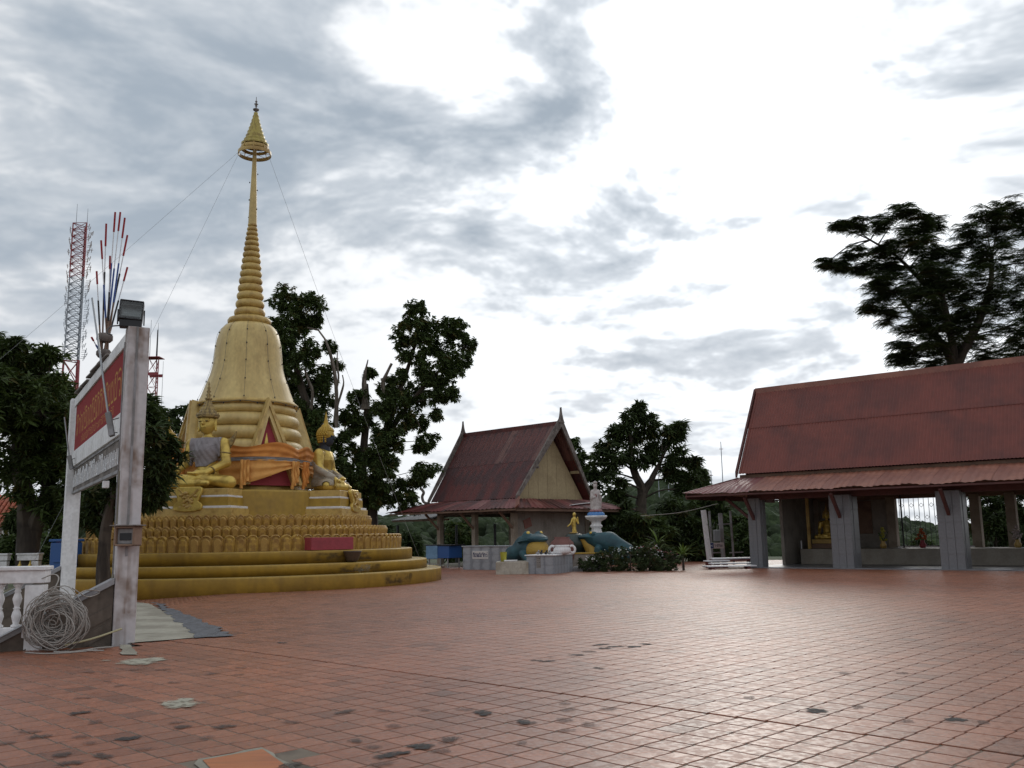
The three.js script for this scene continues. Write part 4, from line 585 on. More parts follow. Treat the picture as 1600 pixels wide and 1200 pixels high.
// coil of cable
{
  const o = thing('cable_coil', 'big tangled coil of pale grey cable leaning on the balustrade end', 'cable', [-6.04, 0, -12.48], 0.05), R = rng(21), g = [];
  for (let k = 0; k < 62; k++) {
    const r = 0.07 + 0.31 * Math.sqrt(R()), cx = (R() - 0.4) * 0.16, cy = 0.42 + (R() - 0.5) * 0.14 - 0.1 * (r - 0.2), cz = (R() - 0.5) * 0.24, tx = (R() - 0.5) * 0.6, ph = R() * 9, sq = 0.8 + 0.3 * R(), wob = 0.1 + 0.16 * R(), pts = [];
    for (let i = 0; i < 14; i++) { const a = i / 14 * Math.PI * 2 + ph, q = r * (1 + wob * Math.sin(a * 2 + ph) + 0.08 * Math.sin(a * 5 + k)); pts.push(new THREE.Vector3(cx + Math.cos(a) * q, Math.max(0.012, cy + Math.sin(a) * q * sq), cz + Math.cos(a) * q * tx + 0.1 * Math.sin(a + ph))); }
    g.push(new THREE.TubeGeometry(new THREE.CatmullRomCurve3(pts, true), 40, 0.0072, 5, true));
  }
  mesh('loops', g, M.cable, o); o.scale.setScalar(0.93);
  mesh('loose_end', [tube([[0.1, 0.02, 0.2], [0.35, 0.015, 0.16], [0.6, 0.03, -0.1], [0.72, 0.015, -0.3], [0.5, 0.02, 0.1], [0.75, 0.015, 0.12]], 0.0095, 40, 5), tube([[-0.3, 0.015, 0.15], [0, 0.012, 0.3], [0.3, 0.012, 0.26], [0.62, 0.012, 0.02]], 0.0095, 30, 5), tube([[-0.05, 0.8, 0.02], [-0.02, 1.0, -0.1], [-0.12, 1.06, -0.18], [-0.3, 1.0, -0.2]], 0.0095, 20, 5), tube([[0.2, 0.7, 0], [0.32, 0.82, -0.2], [0.42, 0.78, -0.5], [0.3, 0.72, -0.4], [0.18, 0.86, -0.1]], 0.0095, 24, 5)], M.cable, o);
  tag(mesh('pipe', tube([[-5.85, 0.09, -12.4], [-5.65, 0.13, -12.7], [-5.42, 0.22, -13.12]], 0.014, 10, 6), std({ color: lin(0.45, 0.40, 0.24), roughness: 0.6 })), 'thin yellowish pipe between the cable coil and gate post', 'pipe');
}
// blue bin by the far balustrade
{
  const p = at(103, 870, 27), o = thing('blue_bin', 'tall blue plastic bin standing by the white balustrade', 'bin', [p.x, -0.2, p.z], -0.3); M.binBlue = std({ color: lin(0.02, 0.085, 0.27), roughness: 0.4 });
  mesh('bin_body', box(0.62, 1.62, 0.6, 0, 0, 0, 0, 0, 0, 0.05), M.binBlue, o); mesh('rim', box(0.68, 0.08, 0.66, 0, 1.625, 0, 0, 0, 0, 0.03), M.binBlue, o); mesh('door_panel', box(0.44, 0.62, 0.03, 0, 0.25, 0.312), M.binBlue, o); mesh('grip', box(0.3, 0.05, 0.04, 0, 1.05, 0.315), M.binBlue, o);
}
// house with a tiled roof at the edge of the terrace
{
  const p = at(21, 822, 45), o = thing('tiled_house', 'small house with orange tiled roof and white eaves board', 'house', [p.x, -0.4, p.z], 0.15); M.orangeTile = [0, 1].map((k) => std({ map: mottle([0.42 - 0.06 * k, 0.10, 0.045], [0.22, 0.05, 0.03], { seed: 91 + k, rep: 1 }), roughness: 0.6 }));
  mesh('wall', box(5, 2.7, 3, -3.1, 0, -1.8), M.white, o);
  const e = [-0.12, 2.62], rise = 1.5, run = 2.2; mesh('eaves_board', [slab([[0, e[1], 0.3], [0, e[1] + rise, -run + 0.3], [0, e[1] + rise - 0.16, -run + 0.3], [0, e[1] - 0.16, 0.3]], 0.2, [-1, 0, 0])], M.greyWood, o);
  const t = new THREE.CylinderGeometry(0.11, 0.12, 0.36, 6, 1, true, 0, Math.PI); t.rotateZ(0); t.rotateX(-Math.PI / 2 + Math.atan2(rise, run)); 
  for (let j = 0; j < 8; j++) for (let i = 0; i < 14; i++) { const m = mesh('roof_tile', t, M.orangeTile[(i * 5 + j * 3) % 2], o); const k = (j + 0.5) / 8; m.position.set(-0.3 - i * 0.22, e[1] + 0.02 + rise * k, 0.3 - run * k); m.rotation.y = 0; }
  mesh('roof_bed', slab([[-0.1, e[1] - 0.03, 0.32], [-6, e[1] - 0.03, 0.32], [-6, e[1] + rise - 0.03, -run + 0.3], [-0.1, e[1] + rise - 0.03, -run + 0.3]], 0.06, [0, -1, 0]), M.orangeTile[1], o); mesh('fascia', box(6, 0.16, 0.06, -3.1, e[1] - 0.18, 0.3), M.greyWood, o);
}
// telecom masts
function lattice(o, w, h, bays, bands, y0 = 0, taper = 1, r = 0.05) {
  const per = Math.ceil(bays / bands.length), tri = [0, 1, 2].map((k) => [Math.cos(k * 2.094 + 0.5), Math.sin(k * 2.094 + 0.5)]);
  bands.forEach((m, s) => {
    const g = []; for (let b = s * per; b < Math.min(bays, (s + 1) * per); b++) { const k0 = b / bays, k1 = (b + 1) / bays, ya = y0 + h * k0, yb = y0 + h * k1, wa = w * lerp(1, taper, k0), wb = w * lerp(1, taper, k1);
      for (let i = 0; i < 3; i++) { const p = tri[i], q = tri[(i + 1) % 3]; g.push(bar([p[0] * wa, ya, p[1] * wa], [p[0] * wb, yb, p[1] * wb], r * 2, r * 2)); g.push(bar([p[0] * wa, ya, p[1] * wa], [q[0] * wb, yb, q[1] * wb], r, r), bar([q[0] * wa, ya, q[1] * wa], [p[0] * wb, yb, p[1] * wb], r, r), bar([p[0] * wb, yb, p[1] * wb], [q[0] * wb, yb, q[1] * wb], r, r)); } }
    mesh('lattice_section', g, m, o);
  });
}
M.mastRed = std({ color: lin(0.30, 0.05, 0.06), roughness: 0.6 }); M.mastGrey = std({ color: lin(0.30, 0.32, 0.36), roughness: 0.6 });
{
  const D = 110, foot = at(113, 590, D), top = at(128, 350, D), o = thing('radio_mast', 'tall lattice radio mast bristling with aerials, red above and grey below', 'mast', [foot.x, terrainY(foot.x, foot.z) - 0.5, foot.z]), h = top.y - o.position.y, low = foot.y - o.position.y + 2;
  lattice(o, 1.7, low, 14, [M.mastRed, M.mastGrey, M.mastRed], 0, 0.62, 0.09);
  lattice(o, 1.02, h - low, 20, [M.mastGrey, M.mastGrey, M.mastGrey, M.mastRed, M.mastRed, M.mastRed], low, 0.95, 0.055);
  for (const s of [-1, 1]) { const R = rng(5 + s), red = [], grey = []; for (let k = 0; k < 60; k++) { const t = k / 60, y = lerp(low + 0.3, h - 0.2, t), x = s * 1.15, z = (R() - 0.5) * 1.2, g = t > 0.5 ? red : grey; g.push(bar([s * 0.8, y, z * 0.5], [x + s * 0.25 * R(), y + 0.05, z], 0.04), bar([x, y - 0.28, z], [x + s * 0.2 * R(), y + 0.28, z], 0.05)); } mesh('aerial_row', grey, M.mastGrey, o); mesh('aerial_row', red, M.darkWood, o); }
  mesh('whip_aerial', bar([-0.7, h, 0], [-0.7, h + 2.6, 0], 0.07, 0.04, 6), M.mastGrey, o); mesh('whip_aerial', bar([0.75, h, 0.2], [0.75, h + 1.9, 0.2], 0.07, 0.04, 6), M.mastGrey, o);
  const D2 = 150, f2 = at(238, 640, D2), t2 = at(240, 560, D2), m2 = thing('radio_mast', 'slim lattice radio mast with a red platform and white whip aerials', 'mast', [f2.x, terrainY(f2.x, f2.z) - 0.5, f2.z]), h2 = t2.y - m2.position.y;
  lattice(m2, 1.0, h2, 24, [M.mastGrey, M.mastRed, M.mastGrey, M.mastRed], 0, 0.95, 0.06); mesh('platform', [box(2.4, 0.12, 2.4, 0, h2, 0), box(2.2, 0.5, 0.1, 0, h2 - 3, 1), box(2.2, 0.5, 0.1, 0, h2 - 3, -1)], M.mastRed, m2);
  mesh('whip_aerial', [bar([0.3, h2, 0], [0.3, h2 + 4.8, 0], 0.3, 0.2, 8), bar([0.35, h2 + 4.8, 0], [0.35, h2 + 6.0, 0], 0.06, 0.04, 6)], M.darkSteel, m2); mesh('whip_aerial', bar([-0.7, h2, 0.4], [-0.7, h2 + 6.4, 0.4], 0.1, 0.06, 6), M.mastGrey, m2); mesh('whip_aerial', bar([1.6, h2 - 8, 0.4], [1.6, h2 - 0.6, 0.4], 0.1, 0.06, 6), M.whitePaint, m2); mesh('whip_aerial', bar([-1.7, h2 - 7, -0.4], [-1.7, h2 - 1.6, -0.4], 0.1, 0.06, 6), M.whitePaint, m2);
}
// ------------------------------------------------------------------ corrugated sheet between four corners (p00 p10 lower edge, p01 p11 upper edge)
function corrugated(p00, p10, p01, p11, ribs, amp, { ns = 8, nt = 2, wave = 0, seed = 1, box: trap = false, tLow = 0 } = {}) {
  const V = (p) => new THREE.Vector3(...p), A = V(p00), B = V(p10), C = V(p01), D = V(p11), N = B.clone().sub(A).cross(C.clone().sub(A)).normalize(); if (N.y < 0) N.negate();
  const nu = Math.max(1, Math.round(ribs * ns)), pos = [], uv = [], idx = [], L = A.distanceTo(B), H = A.distanceTo(C);
  for (let j = 0; j <= nt; j++) for (let i = 0; i <= nu; i++) {
    const s = i / nu, t = j / nt, p = A.clone().lerp(B, s).lerp(C.clone().lerp(D, s), t), ph = (s * ribs) % 1;
    const k = trap ? clamp(2.6 * (0.5 + 0.5 * Math.cos(ph * Math.PI * 2)) - 1.5) : 0.5 + 0.5 * Math.sin(ph * Math.PI * 2);
    p.addScaledVector(N, amp * k); if (wave && j === 0) p.y -= wave * (vnoise(s * L * 0.9, seed) + 0.6 * vnoise(s * L * 2.7, seed + 5));
    pos.push(p.x, p.y, p.z); uv.push(s * L, t * H);
  }
  for (let j = 0; j < nt; j++) for (let i = 0; i < nu; i++) { const a = j * (nu + 1) + i, b = a + 1, c = a + nu + 1, d = c + 1; idx.push(a, b, c, b, d, c); }
  const g = new THREE.BufferGeometry(); g.setAttribute('position', new THREE.Float32BufferAttribute(pos, 3)); g.setAttribute('uv', new THREE.Float32BufferAttribute(uv, 2)); g.setIndex(idx); g.computeVertexNormals(); return g;
}
// ------------------------------------------------------------------ the small shop hall with the steep roof
M.hutRoof = [0, 1, 2, 3].map((k) => std({ map: mottle([[0.115, 0.026, 0.022], [0.135, 0.042, 0.035], [0.095, 0.022, 0.020], [0.16, 0.075, 0.062]][k], [0.06, 0.022, 0.022], { amount: 0.8, scale: 4, streak: 0.8, seed: 101 + k, rep: 0.35 }), roughness: 0.5 }));
M.hutPost = std({ map: mottle([0.34, 0.29, 0.23], [0.20, 0.16, 0.12], { seed: 106, rep: 0.8 }), roughness: 0.8 });
{
  const o = thing('shop_hall', 'small open hall with steep rusty red roof, cream gable and pointed bargeboards', 'building', [0.152, 0, -42.7], -Math.PI / 4);
  const P = (u, v, y) => [u, y, -v], R = rng(41), n = 13, ridge = 2.565, top = 6.62;
  for (let k = 0; k < n; k++) for (const back of [0, 1]) for (const row of [0, 1]) {
    const s0 = k / n, s1 = (k + 1) / n, e = (s, t) => { const u = lerp(lerp(-6.13, 0, s), lerp(-6.43, 0.40, s), t), v = lerp(back ? 5.13 : 0, ridge, t); return P(u, v, lerp(3.1, top, t) + (row ? 0.0 : 0.012) * 0); };
    const t0 = row ? 0.50 : 0, t1 = row ? 1 : 0.53, lift = row ? 0.016 : 0; const q = [e(s0, t0), e(s1 + 0.004, t0), e(s0, t1), e(s1 + 0.004, t1)].map((p) => [p[0], p[1] + lift + (k % 2) * 0.008, p[2]]);
    mesh('roof_sheet', corrugated(...q, 5, 0.022, { ns: 6 }), M.hutRoof[row ? (R() < 0.4 ? 3 : 1) : (R() < 0.5 ? 0 : 2)], o);
  }
  mesh('ridge_cap', [bar(P(-6.43, ridge, top + 0.03), P(0.4, ridge, top + 0.03), 0.3, 0.1)], M.hutRoof[0], o);
  // bargeboards and their horns
  for (const [ub, ut, name] of [[0.02, 0.44, 1], [-6.15, -6.47, -1]]) for (const vb of [-0.12, 5.25]) {
    const b = slab([P(ub, vb, 2.98), P(ub, vb, 3.22), P(ut, ridge, top + 0.42), P(ut, ridge, top - 0.1)], 0.09, [name, 0, 0]); mesh('bargeboard', b, M.greyWood, o);
  }
  for (const ut of [0.5, -6.52]) { const s = new THREE.Shape(); s.moveTo(-0.2, 0); s.lineTo(0.2, 0); s.quadraticCurveTo(0.03, 0.3, 0, 0.75); s.quadraticCurveTo(-0.03, 0.3, -0.2, 0); const g = uvm(new THREE.ExtrudeGeometry(s, { depth: 0.12, bevelEnabled: false })); g.rotateY(Math.PI / 2); g.translate(ut - 0.06, top + 0.08, -ridge); mesh('roof_horn', g, M.greyWood, o); }
  mesh('corner_hook', tube([P(-6.2, -0.1, 3.05), P(-6.5, -0.15, 3.15), P(-6.62, -0.15, 3.42), P(-6.5, -0.15, 3.62), P(-6.68, -0.15, 3.8)], 0.07, 24, 8), M.greyWood, o);
  // boarded gable, one board after another
  for (let k = 0; k < 15; k++) { const v0 = 0.1 + k * 4.93 / 15, v1 = v0 + 4.93 / 15 - 0.008, hAt = (v) => 3.1 + (top - 3.1) * (1 - Math.abs(v - ridge) / ridge) - 0.25; for (const u of [-0.34, -5.8]) mesh('gable_plank', slab([P(u, v0, 2.9), P(u, v1, 2.9), P(u, v1, Math.max(2.95, hAt(v1))), ...(v0 < ridge && v1 > ridge ? [P(u, ridge, hAt(ridge))] : []), P(u, v0, Math.max(2.95, hAt(v0)))], 0.03 + 0.006 * (k % 2), [1, 0, 0]), M.creamWall, o); }
  mesh('gable_bracket', box(0.5, 0.14, 0.12, -0.1, 4.35, -4.15), M.creamWall, o); mesh('purlin_end', box(0.4, 0.12, 0.12, -0.1, 4.5, -1.35), M.greyWood, o);
  // skirt roof all round
  const I = [[-6.2, -0.05], [0.08, -0.05], [0.08, 5.2], [-6.2, 5.2]], O = [[-8.2, -1.25], [1.22, -1.25], [1.22, 7.2], [-8.2, 6.4]];
  for (let k = 0; k < 4; k++) { const j = (k + 1) % 4, m = [22, 18, 22, 18][k]; for (let s = 0; s < m / 2; s++) { const a = s / (m / 2), b = (s + 1) / (m / 2) + 0.003, lo = (t) => P(lerp(O[k][0], O[j][0], t), lerp(O[k][1], O[j][1], t), 2.62 + (s % 2) * 0.012), hi = (t) => P(lerp(I[k][0], I[j][0], t), lerp(I[k][1], I[j][1], t), 3.06 + (s % 2) * 0.012); mesh('skirt_sheet', corrugated(lo(a), lo(b), hi(a), hi(b), 3, 0.03, { ns: 6, wave: 0.03, seed: s + k * 20 }), s % 3 === 1 ? M.roofSkirtDark : M.hutRoof[s % 2 ? 1 : 0], o); } }
  mesh('hip_cap', [bar(P(1.24, -1.27, 2.67), P(0.08, -0.05, 3.1), 0.24, 0.05)], M.roofSkirt, o); mesh('loose_flashing', [bar(P(0.95, 2.6, 2.78), P(0.55, 5.1, 2.98), 0.16, 0.03)], M.white, o);
  mesh('eaves_beam', [bar(P(-8.0, -1.1, 2.54), P(1.05, -1.1, 2.54), 0.08, 0.14), bar(P(1.05, -1.1, 2.54), P(1.05, 7.0, 2.54), 0.08, 0.14)], M.darkWood, o);
  mesh('wall_beam', [bar(P(-5.5, 0, 2.52), P(-0.1, 0, 2.52), 0.2, 0.24), bar(P(-5.5, 5, 2.52), P(-0.1, 5, 2.52), 0.2, 0.24), bar(P(-5.5, 0, 2.5), P(-5.5, 5, 2.5), 0.2, 0.24)], M.greyWood, o);
  for (const u of [-5.4, -2.86, -0.22]) for (const v of [0, 5]) { mesh('column', box(0.24, 2.5, 0.24, u, -0.05, -v), M.hutPost, o); mesh('brace', bar(P(u, v ? v + 0.1 : -0.1, 1.75), P(u, v ? v + 0.95 : -0.95, 2.5), 0.09, 0.09), M.darkWood, o); }
  mesh('end_wall', box(0.12, 2.5, 4.7, -0.22, -0.02, -2.5), M.greyWall, o); mesh('inner_wall', box(2.6, 2.5, 0.1, -1.6, -0.02, -2.9), M.greyWall, o); mesh('shutter', box(0.5, 0.8, 0.06, -1.9, 1.4, -2.83), M.darkWood, o); mesh('parapet_wall', [box(2.6, 0.95, 0.12, -4.13, -0.02, -5.0)], M.greyWall, o); mesh('parapet_cap', box(2.6, 0.05, 0.18, -4.13, 0.93, -5.0), M.white, o);
  mesh('ceiling', slab([P(-6, 0, 2.86), P(0, 0, 2.86), P(0, 5.1, 2.86), P(-6, 5.1, 2.86)], 0.04, [0, -1, 0]), M.darkWood, o); mesh('floor_slab', box(7.4, 0.06, 6.6, -2.9, 0.0, -2.6), M.concrete, o);
  mesh('pale_lamp', [ball(0.12, -3.2, 2.25, -3.5, 1, 0.8, 1, 10)], M.whitePaint, o); mesh('old_notice', box(0.02, 0.42, 0.5, -0.14, 1.75, -0.8, 0, 0.3), M.roofSkirt, o);
  // grey lean-to on the far side
  const l = thing('lean_to_roof', 'low grey sheet-metal lean-to on dark posts beside the shop hall', 'shelter', [0.152, 0, -42.7], -Math.PI / 4); M.greySheet = std({ map: mottle([0.16, 0.15, 0.15], [0.09, 0.085, 0.085], { amount: 0.8, scale: 4, streak: 0.7, seed: 107, rep: 0.4 }), roughness: 0.5 });
  for (let k = 0; k < 6; k++) mesh('roof_sheet', corrugated(P(-11.0 + k * 0.75, 1.2, 2.32 + (k % 2) * 0.012), P(-10.24 + k * 0.75, 1.2, 2.32 + (k % 2) * 0.012), P(-11.0 + k * 0.75, 5, 3.0 + (k % 2) * 0.012), P(-10.24 + k * 0.75, 5, 3.0 + (k % 2) * 0.012), 5, 0.02, { ns: 6 }), M.greySheet, l);
  for (const [u, v] of [[-10.6, 1.4], [-7.4, 1.9], [-6.7, 3.6], [-9.4, 4.6], [-6.7, 5]]) mesh('post', box(0.11, 2.35, 0.11, u, -0.3, -v), M.darkSteel, l); mesh('beam', bar(P(-11, 1.4, 2.28), P(-6.4, 1.4, 2.28), 0.1, 0.16), M.darkWood, l);
}
// marble counter with its lettered plate
{
  const o = thing('marble_counter', 'grey marble-tiled counter bearing a white plate with blue letters', 'counter', [-2.235, 0, -40.5], -0.665);
  mesh('core', box(2.62, 0.96, 0.6, 1.33, -0.02, -0.32), M.greyWall, o);
  for (let i = 0; i < 5; i++) for (let j = 0; j < 3; j++) { mesh('marble_tile', box(0.524, 0.314, 0.018, 0.29 + i * 0.53, 0.0 + j * 0.32, -0.008, 0, 0, 0, 0.003), M.marble, o); if (i < 1) mesh('marble_tile', box(0.018, 0.314, 0.6, 0.012, j * 0.32, -0.32, 0, 0, 0, 0.003), M.marble, o); }
  mesh('counter_top', box(2.75, 0.045, 0.72, 1.33, 0.956, -0.32), M.marble, o);
  const map = signTex(512, 192, (g, w, h) => { g.fillStyle = '#c9c7c4'; g.fillRect(0, 0, w, h); g.strokeStyle = '#1c2350'; thaiLine(g, 18, 62, w - 36, 84, 8, 19, 17); }), pl = new THREE.PlaneGeometry(0.86, 0.31); pl.translate(1.0, 0.62, 0.0185); const plate = mesh('lettered_plate', box(0.88, 0.33, 0.012, 1.0, 0.455, 0.011, 0, 0, 0, 0.002), M.white, o); mesh('plate_face', pl, std({ map, roughness: 0.5 }), plate);
  const t = thing('blue_cart', 'light blue and dark blue box cart on legs beside the shop hall', 'cart', [-3.75, 0, -43.6], -0.5); M.cartBlue = std({ map: mottle([0.16, 0.30, 0.46], [0.10, 0.2, 0.33], { seed: 109, rep: 1 }), roughness: 0.5 });
  mesh('cart_panel', box(0.62, 0.6, 0.03, 0.3, 0.42, 0.6), M.cartBlue, t); mesh('cart_body', [box(1.2, 0.55, 1.1, 0.62, 0.44, 0.03)], M.binBlue, t); mesh('cart_rim', box(1.4, 0.05, 1.25, 0.66, 1.0, 0.0), M.darkSteel, t); for (const [x, z] of [[0.1, 0.5], [1.1, 0.5], [0.1, -0.45], [1.1, -0.45]]) mesh('leg', box(0.06, 0.45, 0.06, x, -0.01, z), M.steel, t);
  const yb = thing('yellow_tub', 'small yellow-green tub on the low planter wall', 'tub', [-0.42, 0.455, -35.2]); mesh('tub_body', lathe([[0.0, 0], [0.1, 0], [0.13, 0.34], [0.145, 0.35], [0.12, 0.35], [0.09, 0.05]], 20), std({ color: lin(0.42, 0.40, 0.05), roughness: 0.5 }), yb);
  const tr = mesh('white_tray', [box(0.5, 0.05, 0.32, 0, 0, 0)], M.white); tr.position.set(-0.15, 0.462, -35.05); tag(tr, 'white tray beside the yellow tub on the planter', 'tray');
}
// planter and the marble altar block
{
  const o = thing('planter_wall', 'low cream planter box filled with dark soil before the counter', 'planter', [-0.70, 0, -34.72], -0.03);
  mesh('wall', [box(1.2, 0.46, 0.12, 0.6, -0.01, 0), box(0.12, 0.46, 1.3, 0.06, -0.01, -0.71), box(1.2, 0.46, 0.12, 0.6, -0.01, -1.42)], M.creamPale = std({ map: mottle([0.48, 0.45, 0.38], [0.32, 0.28, 0.22], { amount: 0.7, seed: 111, streak: 0.5, rep: 0.8 }), roughness: 0.8 }), o); mesh('soil', box(1.05, 0.44, 1.28, 0.62, -0.015, -0.72), M.darkWood, o);
  const a = thing('altar_block', 'white marble-clad altar block with a paper notice on its front', 'altar', [1.45, 0, -34.39], -0.365);
  mesh('core', box(1.08, 0.66, 2.2, -0.56, -0.01, -1.13), M.greyWall, a);
  for (let i = 0; i < 3; i++) for (let j = 0; j < 2; j++) mesh('marble_tile', box(0.355, 0.325, 0.02, -0.19 - i * 0.361, j * 0.331 - 0.01, -0.01, 0, 0, 0, 0.003), M.marble, a);
  for (let i = 0; i < 6; i++) for (let j = 0; j < 2; j++) mesh('marble_tile', box(0.02, 0.325, 0.355, -0.008, j * 0.331 - 0.01, -0.2 - i * 0.361, 0, 0, 0, 0.003), M.marble, a);
  mesh('altar_top', box(1.2, 0.04, 2.34, -0.55, 0.653, -1.12), M.white, a);
  const map = signTex(128, 256, (g, w, h) => { g.fillStyle = '#9a9692'; g.fillRect(0, 0, w, h); g.strokeStyle = '#3a3634'; for (let k = 0; k < 3; k++) { g.lineWidth = 5; g.strokeRect(8, 10 + k * 82, w - 16, 66); thaiLine(g, 16, 36 + k * 82, w - 32, 22, 6, 40 + k, 4); } }), pl = new THREE.PlaneGeometry(0.17, 0.42); pl.translate(-0.62, 0.42, 0.0035); mesh('paper_notice', pl, std({ map, roughness: 0.8 }), a);
  // on the altar: the two-handled white vase and little dark figures
  const v = thing('white_vase', 'squat white vase with two curled handles on the marble altar', 'vase', [1.78, 0.695, -35.35]); mesh('vase_body', lathe([[0.0, 0], [0.26, 0], [0.34, 0.08], [0.32, 0.2], [0.26, 0.27], [0.3, 0.31], [0.27, 0.33], [0.2, 0.28], [0, 0.2]], 32), M.white, v);
  for (const s of [-1, 1]) mesh('handle', tube([[s * 0.28, 0.06, 0], [s * 0.44, 0.05, 0], [s * 0.48, 0.2, 0], [s * 0.38, 0.3, 0], [s * 0.29, 0.27, 0]], 0.045, 18, 8), M.white, v);
  for (const [x, z, k] of [[0.86, -34.95, 0], [0.98, -35.0, 1], [1.16, -34.95, 2], [1.28, -35.05, 3]]) { const f = mesh('small_figure', [ball(0.06, 0, 0.055, 0, 1, 0.9, 1, 8), ball(0.035, 0.03, 0.13, 0.01, 1, 1, 1, 8), ball(0.02, 0.06, 0.05, 0.05, 1.4, 1, 1, 6), ball(0.02, -0.06, 0.05, 0.04, 1.4, 1, 1, 6)], k === 1 || k === 2 ? M.darkSteel : M.greyRail); f.position.set(x, 0.694, z); tag(f, ['pale small figure at the outer end of the altar row', 'dark small figure beside the pale end figure on the altar', 'dark small figure next to the vase side of the altar', 'pale small figure standing closest to the white vase'][k], 'figurine', 'small figures on the altar'); }
}
// frogs
M.frogBlue = std({ map: mottle([0.018, 0.078, 0.095], [0.010, 0.046, 0.062], { amount: 0.8, scale: 5, seed: 115, rep: 0.9 }), roughness: 0.5 }); M.frogYellow = std({ map: mottle([0.40, 0.25, 0.04], [0.28, 0.16, 0.03], { amount: 0.7, scale: 6, seed: 116, rep: 1.2 }), roughness: 0.6 });
{
  const o = thing('frog_statue', 'blue-green frog statue with its huge yellow throat turned to the plaza', 'statue', [0.62, 0.28, -37.3], -0.75, 'frog statues');
  const f = (p) => { let d = egg(p, [-0.12, 0.55, 0, 0.66, 0.56, 0.62]); for (const s of [-1, 1]) { d = smin(d, egg(p, [-0.5, 0.38, s * 0.5, 0.36, 0.34, 0.24]), 0.08); d = smin(d, cone(p, [0.1, 0.4, s * 0.55, 0.14, 0.5, 0.05, s * 0.62, 0.1]), 0.06); d = smin(d, cone(p, [0.5, 0.05, s * 0.62, 0.09, 0.75, 0.03, s * 0.66, 0.06]), 0.05); d = smin(d, egg(p, [0.15, 1.16, s * 0.36, 0.15, 0.13, 0.13]), 0.05); } d = smin(d, egg(p, [0.2, 0.98, 0, 0.58, 0.2, 0.56]), 0.14); return d; };
  mesh('body', surface(f, [0.0, 0.6, 0], 1.05, 72), M.frogBlue, o); mesh('throat', surface((p) => egg(p, [0.36, 0.5, 0, 0.44, 0.52, 0.54]), [0.36, 0.5, 0], 0.62, 40), M.frogYellow, o);
  mesh('lip', tube([[-0.1, 0.86, 0.6], [0.3, 0.94, 0.52], [0.66, 0.96, 0.26], [0.78, 0.96, 0], [0.66, 0.96, -0.26], [0.3, 0.94, -0.52], [-0.1, 0.86, -0.6]], 0.045, 36, 8), M.frogBlue, o);
  for (const s of [-1, 1]) mesh('eye', ball(0.085, 0.24, 1.2, s * 0.38, 1, 1, 1, 14), M.goldLeaf, o);
  const r = thing('frog_statue', 'long blue-green frog statue with lifted head beside the white pedestal', 'statue', [3.85, 0.1, -39.4], Math.PI - 0.25, 'frog statues');
  const h = (p) => { let d = cone(p, [0.62, 1.08, 0, 0.30, -0.1, 0.92, 0, 0.46]); d = smin(d, cone(p, [-0.1, 0.92, 0, 0.46, -0.85, 0.62, 0, 0.3]), 0.12); d = smin(d, egg(p, [0.78, 1.2, 0, 0.42, 0.13, 0.36]), 0.1); for (const s of [-1, 1]) { d = smin(d, egg(p, [-0.62, 0.52, s * 0.42, 0.42, 0.26, 0.18]), 0.06); d = smin(d, cone(p, [-0.9, 0.4, s * 0.45, 0.13, -0.3, 0.12, s * 0.55, 0.09]), 0.05); d = smin(d, cone(p, [0.3, 0.7, s * 0.38, 0.16, 0.42, 0.1, s * 0.45, 0.1]), 0.06); d = smin(d, cone(p, [0.42, 0.08, s * 0.45, 0.09, 0.66, 0.05, s * 0.5, 0.06]), 0.05); d = smin(d, egg(p, [0.55, 1.32, s * 0.25, 0.12, 0.1, 0.09]), 0.05); } return d; };
  mesh('body', surface(h, [0, 0.75, 0], 1.28, 84), M.frogBlue, r); mesh('throat', surface((p) => smin(cone(p, [0.9, 1.1, 0, 0.2, 0.55, 0.55, 0, 0.30]), egg(p, [0.4, 0.5, 0, 0.3, 0.32, 0.3]), 0.1), [0.6, 0.75, 0], 0.72, 44), M.frogYellow, r);
  for (const s of [-1, 1]) mesh('eye', ball(0.07, 0.6, 1.36, s * 0.28, 1, 1, 1, 12), M.goldLeaf, r);
}
